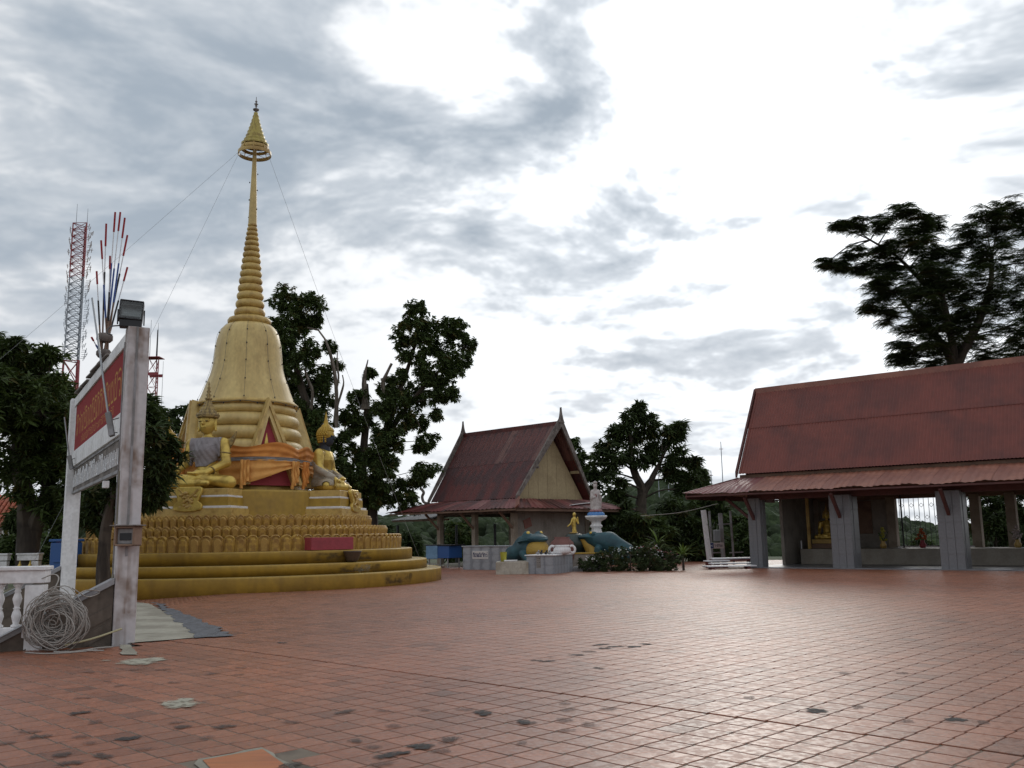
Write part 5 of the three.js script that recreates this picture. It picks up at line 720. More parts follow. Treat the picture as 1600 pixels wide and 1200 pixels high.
// white robed figure on a bowl pedestal
{
  const o = thing('robed_statue', 'white robed standing statue on a blue lotus and white bowl pedestal', 'statue', [3.54, 0, -40.5]); M.statueWhite = std({ map: mottle([0.55, 0.50, 0.48], [0.36, 0.30, 0.28], { amount: 0.8, scale: 6, seed: 118, rep: 1.6 }), roughness: 0.55 });
  mesh('pedestal', lathe([[0.0, 0], [0.5, 0], [0.5, 0.7], [0.42, 0.8], [0.40, 1.3], [0.34, 1.36], [0.24, 1.5], [0.2, 1.66], [0.27, 1.72], [0.27, 1.78], [0.2, 1.84], [0.22, 1.95], [0.42, 2.06], [0.48, 2.14], [0.47, 2.2], [0.0, 2.2]], 32), M.white, o);
  const pet = []; for (let k = 0; k < 12; k++) { const a = k / 12 * Math.PI * 2; pet.push(ball(0.13, Math.sin(a) * 0.25, 2.24, Math.cos(a) * 0.25, 1, 0.9, 1, 8)); } pet.push(ball(0.3, 0, 2.2, 0, 1, 0.55, 1, 16)); mesh('blue_lotus', pet, std({ color: lin(0.08, 0.22, 0.50), roughness: 0.5 }), o);
  const hem = []; for (let k = 0; k < 10; k++) { const a = k / 10 * Math.PI * 2; hem.push(ball(0.085, Math.sin(a) * 0.2, 2.4, Math.cos(a) * 0.2, 1, 0.8, 1, 8)); } mesh('pink_petals', hem, std({ color: lin(0.34, 0.17, 0.18), roughness: 0.6 }), o);
  const bones = [[0, 2.4, 0, 0.25, 0, 2.85, 0, 0.19], [0, 2.85, 0, 0.19, 0, 3.18, -0.01, 0.17], [0, 3.18, -0.01, 0.17, 0, 3.3, 0, 0.1], [-0.17, 3.22, 0, 0.085, 0.17, 3.22, 0, 0.085], [-0.19, 3.2, 0, 0.08, -0.23, 2.95, 0.08, 0.07], [-0.23, 2.95, 0.08, 0.07, -0.04, 3.0, 0.2, 0.05], [0.19, 3.2, 0, 0.08, 0.25, 2.92, 0.06, 0.08], [0.25, 2.92, 0.06, 0.08, 0.22, 3.1, 0.2, 0.05], [0.27, 2.9, 0.04, 0.09, 0.24, 2.52, 0.04, 0.06], [-0.22, 2.9, 0.02, 0.09, -0.24, 2.5, 0.02, 0.05], [0, 3.3, 0, 0.06, 0, 3.4, 0, 0.05]];
  const fold = field(bones, [], 0.05); mesh('figure', surface((p) => fold(p) - 0.008 * Math.sin(Math.atan2(p[2], p[0]) * 14 + p[1] * 3), [0, 2.9, 0.02], 0.6, 84), M.statueWhite, o);
  mesh('head', surface((p) => { let d = egg(p, [0, 3.46, 0.01, 0.09, 0.115, 0.1]); d = smin(d, cone(p, [0, 3.47, 0.1, 0.012, 0, 3.44, 0.12, 0.016]), 0.02); d = smin(d, egg(p, [0, 3.5, -0.04, 0.12, 0.13, 0.1]), 0.02); return smin(d, cone(p, [0, 3.58, -0.02, 0.06, 0, 3.66, -0.02, 0.04]), 0.03); }, [0, 3.5, 0], 0.24, 48), M.statueWhite, o);
  const cw = []; for (let k = 0; k < 5; k++) { const a = (k - 2) * 0.5; cw.push(ball(0.03, Math.sin(a) * 0.11, 3.62, Math.cos(a) * 0.08, 1, 1.6, 1, 6)); } mesh('crown', cw, M.statueWhite, o); mesh('chest_ornament', [ball(0.05, 0, 3.05, 0.19, 1.4, 1.6, 0.5, 8)], std({ color: lin(0.3, 0.16, 0.15), roughness: 0.6 }), o);
  for (const c of o.children) if (['figure', 'head', 'crown', 'chest_ornament'].includes(c.name)) c.scale.set(0.78, 1, 0.85);
  // gold statuette on a dark urn
  const u = thing('dark_urn', 'dark green ribbed urn carrying the gold statuette', 'urn', [2.55, 0, -40.0]); M.urn = std({ map: mottle([0.035, 0.055, 0.05], [0.02, 0.028, 0.026], { seed: 119, rep: 2 }), roughness: 0.4 }); const ur = []; for (let k = 0; k < 6; k++) ur.push([0.40 + 0.13 * Math.sin(k / 5 * Math.PI), 0.7 + k * 0.12], [0.38 + 0.13 * Math.sin(k / 5 * Math.PI), 0.76 + k * 0.12]); mesh('urn_body', lathe([[0, 0], [0.45, 0], [0.45, 0.5], [0.3, 0.6], ...ur, [0.28, 1.44], [0, 1.46]], 28), M.urn, u);
  const s = thing('gold_statuette', 'slim tarnished gold dancing statuette on the dark urn', 'statue', [2.53, 1.45, -40.0]); mesh('figure', surface(field([[0, 0.04, 0, 0.08, 0.04, 0.34, 0, 0.07], [0.08, 0.04, 0.02, 0.06, -0.02, 0.36, 0, 0.07], [0, 0.36, 0, 0.085, 0.03, 0.6, 0, 0.095], [0.03, 0.62, 0, 0.05, 0.04, 0.72, 0.01, 0.045], [0.1, 0.6, 0, 0.04, 0.2, 0.42, 0.05, 0.035], [0.2, 0.42, 0.05, 0.035, 0.17, 0.68, 0.06, 0.025], [-0.05, 0.6, 0, 0.04, -0.13, 0.4, 0.06, 0.03], [-0.13, 0.4, 0.06, 0.03, -0.26, 0.3, 0.1, 0.03]], [[0.04, 0.8, 0.01, 0.075, 0.09, 0.08]], 0.03), [0, 0.42, 0.02], 0.5, 64), M.goldLeaf, s); mesh('base', lathe([[0, 0], [0.2, 0], [0.18, 0.05], [0, 0.05]], 16), M.goldDark, s);
  const j = thing('clay_jar', 'dull red clay jar behind the open-throated frog', 'jar', [1.95, 0, -38.6]); mesh('jar_body', lathe([[0, 0], [0.32, 0], [0.48, 0.5], [0.52, 0.85], [0.46, 1.1], [0.3, 1.25], [0.33, 1.32], [0.26, 1.32], [0.22, 1.2], [0, 1.1]], 30), std({ map: mottle([0.21, 0.085, 0.07], [0.13, 0.055, 0.045], { seed: 121, rep: 1.5 }), roughness: 0.6 }), j);
  const t = thing('yellow_ledge', 'dark stone plinth with a thin yellow edge under the urn', 'plinth', [2.9, 0, -38.9]); mesh('slab', box(1.2, 0.62, 0.7, 0, -0.01, 0), M.greyWall, t); mesh('yellow_edge', box(1.26, 0.06, 0.76, 0, 0.612, 0), M.frogYellow, t);
}
// service posts, sign and slabs between the shrubs and the pavilion
{
  const b = at(1107, 872, 40.5), t = at(1099, 797, 40.5); const lp = thing('leaning_pole', 'white concrete pole leaning beside the service posts', 'pole', [b.x, 0, b.z]); mesh('shaft', bar([0.06, -0.05, 0], [t.x - b.x, t.y, 0], 0.2, 0.16), M.white, lp); mesh('wire_hook', tube([[-0.02, 1.75, 0.1], [0.2, 1.6, 0.1], [0.35, 1.85, 0]], 0.012, 12, 5), M.wire, lp);
  const px = [1114, 1131, 1147]; px.forEach((x, k) => { const p = at(x, 880, 42); const o = thing('service_post', ['slim grey post carrying the ribbed metal box', 'thick grey post between the two slim service posts', 'slim grey post standing next to the pavilion column'][k], 'post', [p.x, 0, p.z], 0, 'service posts'); mesh('shaft', bar([0, -0.3, 0], [-0.05, 2.35 - 0.1 * k % 0.2, 0], k === 1 ? 0.16 : 0.08, k === 1 ? 0.16 : 0.08), M.greyRail, o); mesh('crossbar', bar([-0.2, k === 1 ? 1.75 : 0.5, 0.06], [0.42, k === 1 ? 1.78 : 0.52, 0.06], 0.05, 0.05), M.greyRail, o); });
  const q = at(1120, 838, 41.6), mb = thing('metal_box', 'ribbed grey metal box hung on the service post', 'box', [q.x, q.y - 0.22, q.z]); mesh('case', box(0.3, 0.5, 0.2, 0, 0, 0), M.steel, mb); for (let k = 0; k < 4; k++) mesh('rib', box(0.03, 0.46, 0.04, -0.1 + k * 0.067, 0.02, 0.118), M.steel, mb);
  const s = at(1119, 852.5, 41.3), sg = thing('route_sign', 'small blue and white sign plate on the service posts', 'sign', [s.x, s.y, s.z]); const map = signTex(256, 96, (g, w, h) => { g.fillStyle = '#b6a9a6'; g.fillRect(0, 0, w, h); g.fillStyle = '#20305f'; g.fillRect(0, 0, 84, h); g.strokeStyle = '#c8c8d4'; g.lineWidth = 8; g.beginPath(); g.moveTo(26, 30); g.lineTo(26, 68); g.moveTo(26, 48); g.lineTo(54, 48); g.moveTo(56, 30); g.lineTo(56, 68); g.stroke(); g.strokeStyle = '#45404c'; thaiLine(g, 96, 34, 146, 32, 6, 71, 7); }); mesh('plate', box(0.66, 0.25, 0.02, 0, -0.125, 0, 0, 0, 0, 0.003), M.white, sg); const pf = new THREE.PlaneGeometry(0.64, 0.24); pf.translate(0, 0, 0.0125); mesh('plate_face', pf, std({ map, roughness: 0.5 }), sg); mesh('strut', bar([0.28, -0.9, -0.05], [0.28, 0.1, -0.05], 0.04), M.steel, sg);
  const w = at(1001, 806, 41), w2 = at(1122, 787, 41); tag(mesh('overhead_wire', tube([w, w.clone().lerp(w2, 0.5).add(new THREE.Vector3(0, -0.12, 0)), w2], 0.012, 20, 5), M.cable), 'sagging pale wire strung before the shrubs towards the pavilion eaves', 'wire');
  const slabs = [[1140, 889, 36.6, 2.0, 0.09, 0.55, 'pale stone slab lying flat in front of the stacked slabs'], [1146, 886, 37.6, 1.9, 0.16, 0.5, 'middle pale stone slab of the stack by the pavilion'], [1120, 884, 38.2, 1.0, 0.24, 0.4, 'small pale stone block beside the slab stack']];
  for (const [x, y, z, l, yy, d, label] of slabs) { const p = at(x, y, z), o = thing('stone_slab', label, 'slab', [p.x, 0, p.z], 0.12, 'pale stone slabs'); mesh('slab_top', box(l, 0.05, d, 0, yy, 0), M.whitePaint, o); mesh('foot', box(0.14, yy + 0.02, d * 0.7, -l * 0.36, -0.02, 0), M.roofSkirtDark, o); mesh('foot', box(0.14, yy + 0.02, d * 0.7, l * 0.36, -0.02, 0), M.roofSkirtDark, o); }
  const bp = at(1146, 880, 38.6), bn = thing('stone_bench', 'white-topped low bench between the shrubs and pavilion column', 'bench', [bp.x, 0, bp.z], 0.1); mesh('seat', box(1.9, 0.06, 0.5, 0, 0.32, 0), M.whitePaint, bn); mesh('edge', box(1.86, 0.07, 0.46, 0, 0.248, 0), M.roofSkirtDark, bn); mesh('leg', box(0.16, 0.27, 0.4, -0.7, -0.02, 0), M.concrete, bn); mesh('leg', box(0.16, 0.27, 0.4, 0.7, -0.02, 0), M.concrete, bn);
}
// ------------------------------------------------------------------ the long red-roofed pavilion
{
  const o = thing('long_pavilion', 'long open pavilion with ribbed red metal roof and grey square columns', 'building', [9.68, 0, -37.4], -40 * Math.PI / 180), P = (u, v, y) => [u, y, -v], U1 = 30;
  // main roof: two courses of ribbed sheet on each slope
  const e = (u, t, back) => P(lerp(-0.85, -1.13, t) * (u ? 0 : 1) + (u ? U1 : 0), lerp(back ? 5.75 : 0.3, 3.02, t), lerp(3.74, 7.42, t));
  for (const back of [0, 1]) { mesh('roof_course', corrugated(e(0, 0, back), e(1, 0, back), e(0, 0.55, back), e(1, 0.55, back), 250, 0.028, { ns: 8 }), M.roofRed, o); const up = (p) => [p[0], p[1] + 0.03, p[2]]; mesh('roof_course', corrugated(up(e(0, 0.535, back)), up(e(1, 0.535, back)), up(e(0, 1, back)), up(e(1, 1, back)), 250, 0.028, { ns: 8 }), M.roofRed, o); }
  mesh('ridge_cap', bar(P(-1.16, 3.02, 7.47), P(U1, 3.02, 7.47), 0.34, 0.09), M.roofSkirt, o);
  for (const v of [0.22, 5.83]) mesh('bargeboard', slab([P(-0.87, v, 3.6), P(-0.87, v, 3.85), P(-1.16, 3.02, 7.62), P(-1.16, 3.02, 7.36)], 0.08, [-1, 0, 0]), M.fascia, o);
  mesh('gable_wall', slab([P(-0.7, 0.5, 3.5), P(-0.7, 5.5, 3.5), P(-0.8, 3.02, 7.2)], 0.06, [1, 0, 0]), M.fascia, o);
  mesh('eave_gap_board', bar(P(-0.9, 0.55, 3.6), P(U1, 0.55, 3.6), 0.24, 0.06), M.darkWood, o);
  // skirt roof: single wide sheets with a ragged lower edge
  const n = 34; for (let k = 0; k < n; k++) { const a = lerp(-2.6, U1, k / n), b = lerp(-2.6, U1, (k + 1) / n) + 0.02, a2 = Math.max(-0.95, a), b2 = Math.max(-0.92, b), dy = (k % 2) * 0.012; mesh('skirt_sheet', corrugated(P(a, -1.25, 3.0 + dy), P(b, -1.25, 3.0 + dy), P(a2, 0.45, 3.58 + dy), P(b2, 0.45, 3.58 + dy), 4, 0.022, { ns: 6, wave: 0.085, seed: k * 1.7, nt: 3 }), k < 3 ? M.roofSkirtDark : M.roofSkirt, o); }
  for (let k = 0; k < 9; k++) { const a = lerp(-1.25, 7.3, k / 9), b = lerp(-1.25, 7.3, (k + 1) / 9) + 0.02, c = clamp(a, 0.3, 5.7), d = clamp(b, 0.32, 5.75), dy = (k % 2) * 0.012; mesh('skirt_sheet', corrugated(P(-2.62, a, 3.0 + dy), P(-2.62, b, 3.0 + dy), P(-0.9, c, 3.58 + dy), P(-0.9, d, 3.58 + dy), 4, 0.022, { ns: 6, wave: 0.05, seed: k * 2.1 }), M.roofSkirtDark, o); }
  for (let k = 0; k < n; k++) { const a = lerp(-2.6, U1, k / n), b = lerp(-2.6, U1, (k + 1) / n) + 0.02; mesh('skirt_sheet', corrugated(P(a, 7.3, 3.0), P(b, 7.3, 3.0), P(Math.max(-0.95, a), 5.6, 3.58), P(Math.max(-0.92, b), 5.6, 3.58), 4, 0.022, { ns: 4 }), M.roofSkirtDark, o); }
  mesh('fascia', [bar(P(-2.5, -1.12, 2.86), P(U1, -1.12, 2.86), 0.06, 0.22)], M.fascia, o); mesh('fascia', [bar(P(-2.5, -1.12, 2.86), P(-2.5, 7.2, 2.86), 0.06, 0.22)], M.fascia, o); mesh('fascia', [bar(P(-2.5, 7.2, 2.86), P(U1, 7.2, 2.86), 0.06, 0.22)], M.fascia, o);
  mesh('upturned_corner', slab([P(-2.75, 6.2, 3.0), P(-2.75, 6.6, 3.5), P(-2.75, 6.75, 3.0)], 0.05, [1, 0, 0]), M.fascia, o);
  mesh('soffit', slab([P(-2.5, -1.1, 2.99), P(U1, -1.1, 2.99), P(U1, 7.1, 2.99), P(-2.5, 7.1, 2.99)], 0.03, [0, -1, 0]), M.darkWood, o);
  mesh('beam', [bar(P(-0.3, 0, 2.8), P(U1, 0, 2.8), 0.3, 0.26)], M.fascia, o); mesh('beam', [bar(P(-0.3, 6, 2.84), P(U1, 6, 2.84), 0.3, 0.22)], M.darkWood, o);
  // columns clad in grey tile: a core with a proud middle strip on each face, jointed into slabs
  const column = (u, v, s) => {
    const c = new THREE.Group(); c.name = 'column'; c.position.set(u, 0, -v); o.add(c); mesh('core', box(s * 0.94, 2.74, s * 0.94, 0, -0.02, 0), M.greyWall, c);
    for (const [nx, nz] of [[0, 1], [-1, 0], [0, -1], [1, 0]]) for (let j = 0; j < 5; j++) for (let k = -1; k <= 1; k++) { const w = s / 3 - 0.008, pr = k === 0 ? 0.035 : 0.018, d = s * 0.47 + pr / 2 - 0.002, off = k * s / 3; mesh('cladding_tile', nx ? box(pr, 0.536, w, nx * d, j * 0.543, off, 0, 0, 0, 0.004) : box(w, 0.536, pr, off, j * 0.543, nz * d, 0, 0, 0, 0.004), M.pillar, c); }
    mesh('brace', bar([0, 1.9, s / 2], [0, 2.75, s / 2 + 0.75], 0.1, 0.12), M.fascia, c);
  };
  column(0, 0, 0.52); column(3.5, 0, 0.8); column(7.3, 0, 0.8); column(11.1, 0, 0.8); column(14.9, 0, 0.8);
  mesh('side_brace', bar([-0.25, 1.9, 0], [-1.3, 2.75, 0], 0.1, 0.12), M.fascia, o);
  for (const u of [0, 3.3, 6.6, 7.9, 11, 14.9]) mesh('rear_column', box(0.36, 2.8, 0.36, u, -0.02, -6), M.hutPost, o);
  // floor, the low ledge inside, the back wall of the closed bay
  mesh('floor_slab', box(U1 + 0.8, 0.07, 7.2, U1 / 2 + 0.05, -0.028, -3.0), M.pillar, o);
  M.ledge = std({ map: mottle([0.30, 0.27, 0.225], [0.21, 0.185, 0.155], { seed: 131, rep: 0.6 }), roughness: 0.6 });
  mesh('ledge', box(U1 - 0.2, 0.62, 2.6, U1 / 2 + 0.2, 0.04, -4.6), M.ledge, o);
  mesh('back_wall', box(3.5, 2.8, 0.14, 1.6, 0.03, -6.1), M.greyWall, o); mesh('side_wall', box(0.14, 2.8, 3.6, -0.1, 0.03, -4.3), M.greyWall, o); mesh('wall_panel', box(0.9, 1.5, 0.05, 0.9, 1.2, -6.0), M.darkWood, o); mesh('wall_panel', box(0.7, 1.4, 0.05, 2.1, 1.25, -6.0), M.darkWood, o); mesh('inner_post', box(0.12, 2.2, 0.12, 0.6, 0.664, -3.6), M.goldDark, o);
  // ornamental grille across one rear opening
  const gr = new THREE.Group(); gr.name = 'grille'; o.add(gr);
  for (let k = 0; k < 14; k++) { const u = 3.62 + k * 0.2; mesh('grille_bar', bar(P(u, 6.0, 0.66), P(u, 6.0, 2.85), 0.018), M.darkSteel, gr); }
  for (let i = 0; i < 7; i++) for (let j = 0; j < 3; j++) { const t = new THREE.TorusGeometry(0.085, 0.011, 5, 4); t.translate(3.72 + i * 0.4 + (j % 2) * 0.2, 1.4 + j * 0.5, -6.0); mesh('grille_lozenge', t, M.darkSteel, gr); }
  mesh('grille_rail', bar(P(3.55, 6, 0.72), P(6.45, 6, 0.72), 0.03), M.darkSteel, gr); mesh('downpipe', bar(P(3.85, 5.5, 0.66), P(3.85, 5.5, 2.9), 0.07, 0.07, 8), M.darkSteel, o); mesh('sill', box(3.0, 0.05, 0.4, 5, 0.66, -6), M.white, o);
  // things on the ledge
  const W = (u, v, y) => { const a = -40 * Math.PI / 180, x = u, z = -v; return [9.68 + x * Math.cos(a) + z * Math.sin(a), y, -37.4 - x * Math.sin(a) + z * Math.cos(a)]; };
  const bd = thing('altar_buddha', 'small gold Buddha on a stepped stand in the shaded closed bay', 'statue', W(1.0, 4.6, 1.05), -0.2); mesh('body', bodyGeo, M.goldLeaf, bd); mesh('head', headGeo, M.goldLeaf, bd); mesh('hair', [ball(0.27, 0, 1.95, -0.03, 1, 1, 1, 14), lathe([[0.14, 2.14], [0.08, 2.3], [0.04, 2.5], [0, 2.7]], 12)], M.goldDark, bd); bd.scale.setScalar(0.55);
  const stn = thing('altar_stand', 'dark stepped stand with gold bands under the small Buddha', 'stand', W(1.0, 4.6, 0.665), -0.7); mesh('stand_base', box(1.3, 0.2, 0.9, 0, 0, 0), M.darkWood, stn); mesh('stand_step', box(1.1, 0.18, 0.74, 0, 0.203, 0), M.goldDark, stn);
  const ca = mesh('white_candle', lathe([[0, 0], [0.03, 0], [0.03, 0.32], [0, 0.34]], 10), M.whitePaint); ca.position.set(...W(0.28, 3.5, 0.665)); tag(ca, 'white candle standing on the pavilion ledge in the closed bay', 'candle');
  M.flower = [std({ color: lin(0.42, 0.10, 0.03), roughness: 0.8 }), std({ color: lin(0.36, 0.34, 0.05), roughness: 0.8 }), std({ color: lin(0.40, 0.34, 0.33), roughness: 0.8 })];
  const pots = [[4.75, 5.0, 0, 'orange flower arrangement in a vase before the grilled opening'], [3.45, 4.2, 1, 'yellow flower arrangement in a vase beside the dark bay'], [5.75, 5.3, 0, 'red flower arrangement behind the middle pavilion column'], [8.3, 4.6, 2, 'pale flower arrangement on the ledge of the open bay'], [9.1, 5.0, 0, 'red flower arrangement on the ledge between pale and yellow ones'], [9.9, 4.7, 1, 'yellow-green flower arrangement on the ledge of the open bay'], [10.6, 4.9, 0, 'red flower arrangement at the end of the open bay ledge']];
  pots.forEach(([u, v, c, label], k) => { const f = thing('flower_vase', label, 'flowers', W(u, v, 0.663), k, 'flower vases on the pavilion ledge'), R = rng(140 + k), b = []; mesh('vase', lathe([[0, 0], [0.1, 0], [0.14, 0.12], [0.07, 0.24], [0.1, 0.3], [0.06, 0.3], [0, 0.2]], 16), k % 2 ? M.goldDark : M.crimson, f); for (let i = 0; i < 26; i++) { const h = R(), a = R() * 6.3, r = (1 - h) * 0.24 * Math.sqrt(R()) + 0.02; b.push(ball(0.045 + 0.02 * R(), Math.sin(a) * r, 0.32 + h * 0.5, Math.cos(a) * r, 1, 0.8, 1, 6)); } mesh('blooms', b, M.flower[c], f); const lf = []; for (let i = 0; i < 7; i++) { const a = R() * 6.3; lf.push(tube([[0, 0.28, 0], [Math.sin(a) * 0.12, 0.46, Math.cos(a) * 0.12], [Math.sin(a) * 0.26, 0.5 + 0.2 * R(), Math.cos(a) * 0.26]], 0.012, 6, 4)); } mesh('leaves', lf, std({ color: lin(0.06, 0.11, 0.03), roughness: 0.8 }), f); });
}
// ------------------------------------------------------------------ trees: tapered limbs to every clump, leaves spread through each clump
function limb(pts, r0, r1, seg = 10, rad = 7) {
  const c = new THREE.CatmullRomCurve3(pts.map((p) => p.isVector3 ? p : new THREE.Vector3(...p))), g = new THREE.TubeGeometry(c, seg, 1, rad), p = g.attributes.position, v = new THREE.Vector3(), q = new THREE.Vector3();
  for (let i = 0; i <= seg; i++) { c.getPointAt(i / seg, q); const r = lerp(r0, r1, i / seg); for (let k = 0; k <= rad; k++) { const n = i * (rad + 1) + k; v.fromBufferAttribute(p, n).sub(q).multiplyScalar(r * (1 + 0.16 * Math.sin(k * 2.1 + i))).add(q); p.setXYZ(n, v.x, v.y, v.z); } }
  g.computeVertexNormals(); return g;
}
function leafGeo(len, wid, bend) {     // a folded, drooping leaf along +x
  const pos = [], n = 3; for (let i = 0; i < n; i++) { const a = i / n, b = (i + 1) / n, w = (t) => wid * Math.sin(Math.PI * Math.min(1, 0.12 + t * 0.88)) * 0.5, y = (t) => -bend * t * t * len, A = [a * len, y(a), 0], B = [b * len, y(b), 0]; for (const s of [-1, 1]) { const C = [a * len, y(a) + w(a) * 0.35, s * w(a)], D = [b * len, y(b) + w(b) * 0.35, s * w(b)]; pos.push(...A, ...B, ...D, ...A, ...D, ...C); } }
  const g = new THREE.BufferGeometry(); g.setAttribute('position', new THREE.Float32BufferAttribute(pos, 3)); g.computeVertexNormals(); return slabUV(g);
}
function sprig(n, len, wid, bend, seed, spread = 1) { const R = rng(seed), g = []; for (let k = 0; k < n; k++) { const l = leafGeo(len * (0.7 + 0.5 * R()), wid * (0.8 + 0.4 * R()), bend); l.rotateX((R() - 0.5) * 1.2); l.rotateZ((R() - 0.35) * 1.1 * spread); l.rotateY(R() * Math.PI * 2); l.translate((R() - 0.5) * len * 0.5, (R() - 0.5) * len * 0.5, (R() - 0.5) * len * 0.5); g.push(l); } return merge(g); }
function frond(len, seed) { const R = rng(seed), g = []; for (let f = 0; f < 9; f++) { const a = f / 9 * Math.PI * 2 + R(), L = len * (0.7 + 0.5 * R()), up = 0.25 + 0.3 * R(); for (let i = 1; i < 9; i++) { const t = i / 9, x = t * L, y = up * L * t - 0.75 * L * t * t, w = 0.15 * len * Math.sin(Math.PI * (0.1 + 0.85 * t)) + 0.03; for (const s of [-1, 1]) { const l = new THREE.BufferGeometry(); l.setAttribute('position', new THREE.Float32BufferAttribute([x, y, 0, x + 0.055 * len, y - 0.03, s * w, x - 0.03 * len, y - 0.03, s * w * 0.9, x, y, 0, x - 0.03 * len, y - 0.03, s * w * 0.9, x - 0.05 * len, y, 0], 3)); l.computeVertexNormals(); slabUV(l); l.rotateY(a); g.push(l); } } } return merge(g); }
const LEAF = { mango: sprig(13, 0.30, 0.085, 0.55, 1), broad: sprig(12, 0.27, 0.105, 0.45, 2), fine: sprig(14, 0.13, 0.05, 0.3, 3, 1.4), flame: frond(0.5, 4) };
const leafMat = (r, g, b) => new THREE.MeshPhysicalMaterial({ color: lin(r, g, b), roughness: 0.75, transmission: 0.35, thickness: 0, side: THREE.DoubleSide, specularIntensity: 0.35 });
const LM = { mango: leafMat(0.06, 0.09, 0.022), dark: leafMat(0.05, 0.078, 0.022), broad: leafMat(0.065, 0.10, 0.027), flame: leafMat(0.05, 0.075, 0.022), shrub: leafMat(0.055, 0.08, 0.03), fresh: leafMat(0.12, 0.18, 0.03) };
function tree({ name = 'tree', label, group, base, z, trunks, clumps, leaf, mat, bark = M.bark, dens = 1, size = 1, sub = 8, seed = 1, limbR = 0.09, flat = 0, twigs = true, grow = 1 }) {
  const R = rng(seed), o = thing(name, label, name.includes('shrub') ? 'shrub' : 'tree', base, 0, group), O = new THREE.Vector3(...base), nodes = [], wood = [];
  for (const [pts, r0, r1] of trunks) { const P = pts.map(([x, y, d = 0]) => at(x, y, z + d).sub(O)); if (pts.ground) P.unshift(new THREE.Vector3(pts.ground[0], -0.4, pts.ground[1])); mesh('trunk', limb(P, r0, r1, 14, 9), bark, o); const c = new THREE.CatmullRomCurve3(P); for (let k = 3; k <= 10; k++) nodes.push(c.getPoint(k / 10)); }
  const spots = [];
  for (const [px, py, pr, dz = null] of clumps) {
    const d = dz ?? (R() - 0.5) * 2.4 * (pr / 22), c = at(px, py, z + d).sub(O), r = pr * z / FPX * grow; let best = nodes[0] ?? new THREE.Vector3(), bd = 1e9; for (const n of nodes) { const q = n.distanceTo(c) + (n.y > c.y ? 1.5 : 0); if (q < bd) { bd = q; best = n; } }
    if (twigs) wood.push(limb([best, best.clone().lerp(c, 0.5).add(new THREE.Vector3((R() - 0.5) * 0.3, 0.12 * bd * (R() - 0.2), (R() - 0.5) * 0.3)), c], limbR * (0.5 + 0.05 * bd), limbR * 0.22, 7, 5));
    for (let s = 0; s < sub; s++) {
      const u = new THREE.Vector3(R() - 0.5, (R() - 0.5) * (1 - flat), R() - 0.5).normalize().multiplyScalar(r * (0.35 + 0.55 * Math.cbrt(R()))); u.y *= 1 - flat; const q = c.clone().add(u), rr = r * (0.26 + 0.24 * R());
      if (twigs) wood.push(limb([c.clone().lerp(best, 0.15), c.clone().lerp(q, 0.6).add(new THREE.Vector3(0, -0.05, 0)), q], limbR * 0.2, limbR * 0.08, 4, 4));
      const n = Math.max(3, Math.round(dens * 34 * rr * rr / (size * size) + 3)); for (let k = 0; k < n; k++) { const w = new THREE.Vector3(R() - 0.5, R() - 0.5, R() - 0.5).normalize().multiplyScalar(rr * Math.cbrt(R()) * 1.05); w.y *= 1 - flat * 0.7; spots.push(q.clone().add(w)); }
    }
  }
  if (wood.length) stuff(mesh('limbs', wood, bark, o));
  const im = new THREE.InstancedMesh(leaf, mat, spots.length), e = new THREE.Euler(), q = new THREE.Quaternion(), col = new THREE.Color(), m = new THREE.Matrix4();
  spots.forEach((p, i) => { e.set((R() - 0.5) * (flat ? 0.4 : 0.9), R() * 6.3, (R() - 0.5) * (flat ? 0.4 : 0.9)); q.setFromEuler(e); const s = size * (0.75 + 0.5 * R()); im.setMatrixAt(i, m.compose(p, q, new THREE.Vector3(s, s, s))); const k = 0.7 + 0.6 * R(), y = R() < 0.06 ? 1.7 : 1; col.setRGB(k * y, k, k * 0.9); im.setColorAt(i, col); });
  im.name = 'crown'; im.castShadow = im.receiveShadow = true; stuff(im); o.add(im); return o;
}
const foot = (px, z, y = -0.1) => { const p = at(px, 880, z); return [p.x, y, p.z]; };
const G0 = (pts, g = [0, 0]) => { pts.ground = g; return pts; };
tree({ name: 'mango_tree', label: 'dense dark mango tree with forked trunk behind the white balustrades', base: foot(48, 30), z: 30, leaf: LEAF.mango, mat: LM.mango, seed: 11, dens: 1.5, size: 0.95, sub: 11, trunks: [[G0([[44, 830], [40, 780], [28, 720], [30, 640]]), 0.42, 0.12], [G0([[52, 835], [68, 790], [82, 720], [85, 650]], [0.1, 0]), 0.36, 0.1]],
  clumps: [[20, 600, 52], [72, 590, 46], [45, 572, 36], [98, 622, 34], [20, 665, 60], [82, 680, 54], [28, 725, 42, 0.8], [112, 655, 26], [112, 722, 40], [-40, 620, 66], [-60, 700, 60], [62, 752, 40], [140, 705, 38], [100, 775, 36], [128, 770, 34], [-10, 560, 40], [60, 640, 50, -1.6], [10, 640, 50, -1.6], [95, 805, 22], [60, 800, 20, 1], [75, 555, 14], [20, 545, 16]] });
tree({ name: 'garden_tree', label: 'dark leafy tree crowding between the gate and the stupa', base: foot(165, 24), z: 24, leaf: LEAF.mango, mat: LM.dark, seed: 12, dens: 1.7, size: 0.85, sub: 11, limbR: 0.06, trunks: [[G0([[166, 820], [175, 780], [195, 730], [205, 680]]), 0.2, 0.07]],
  clumps: [[228, 680, 42], [260, 718, 28], [214, 735, 40], [238, 756, 20], [195, 700, 42], [222, 640, 26], [165, 770, 34], [200, 770, 30], [256, 742, 10], [150, 730, 40], [242, 780, 10], [226, 786, 10], [150, 800, 26], [240, 650, 18]] });
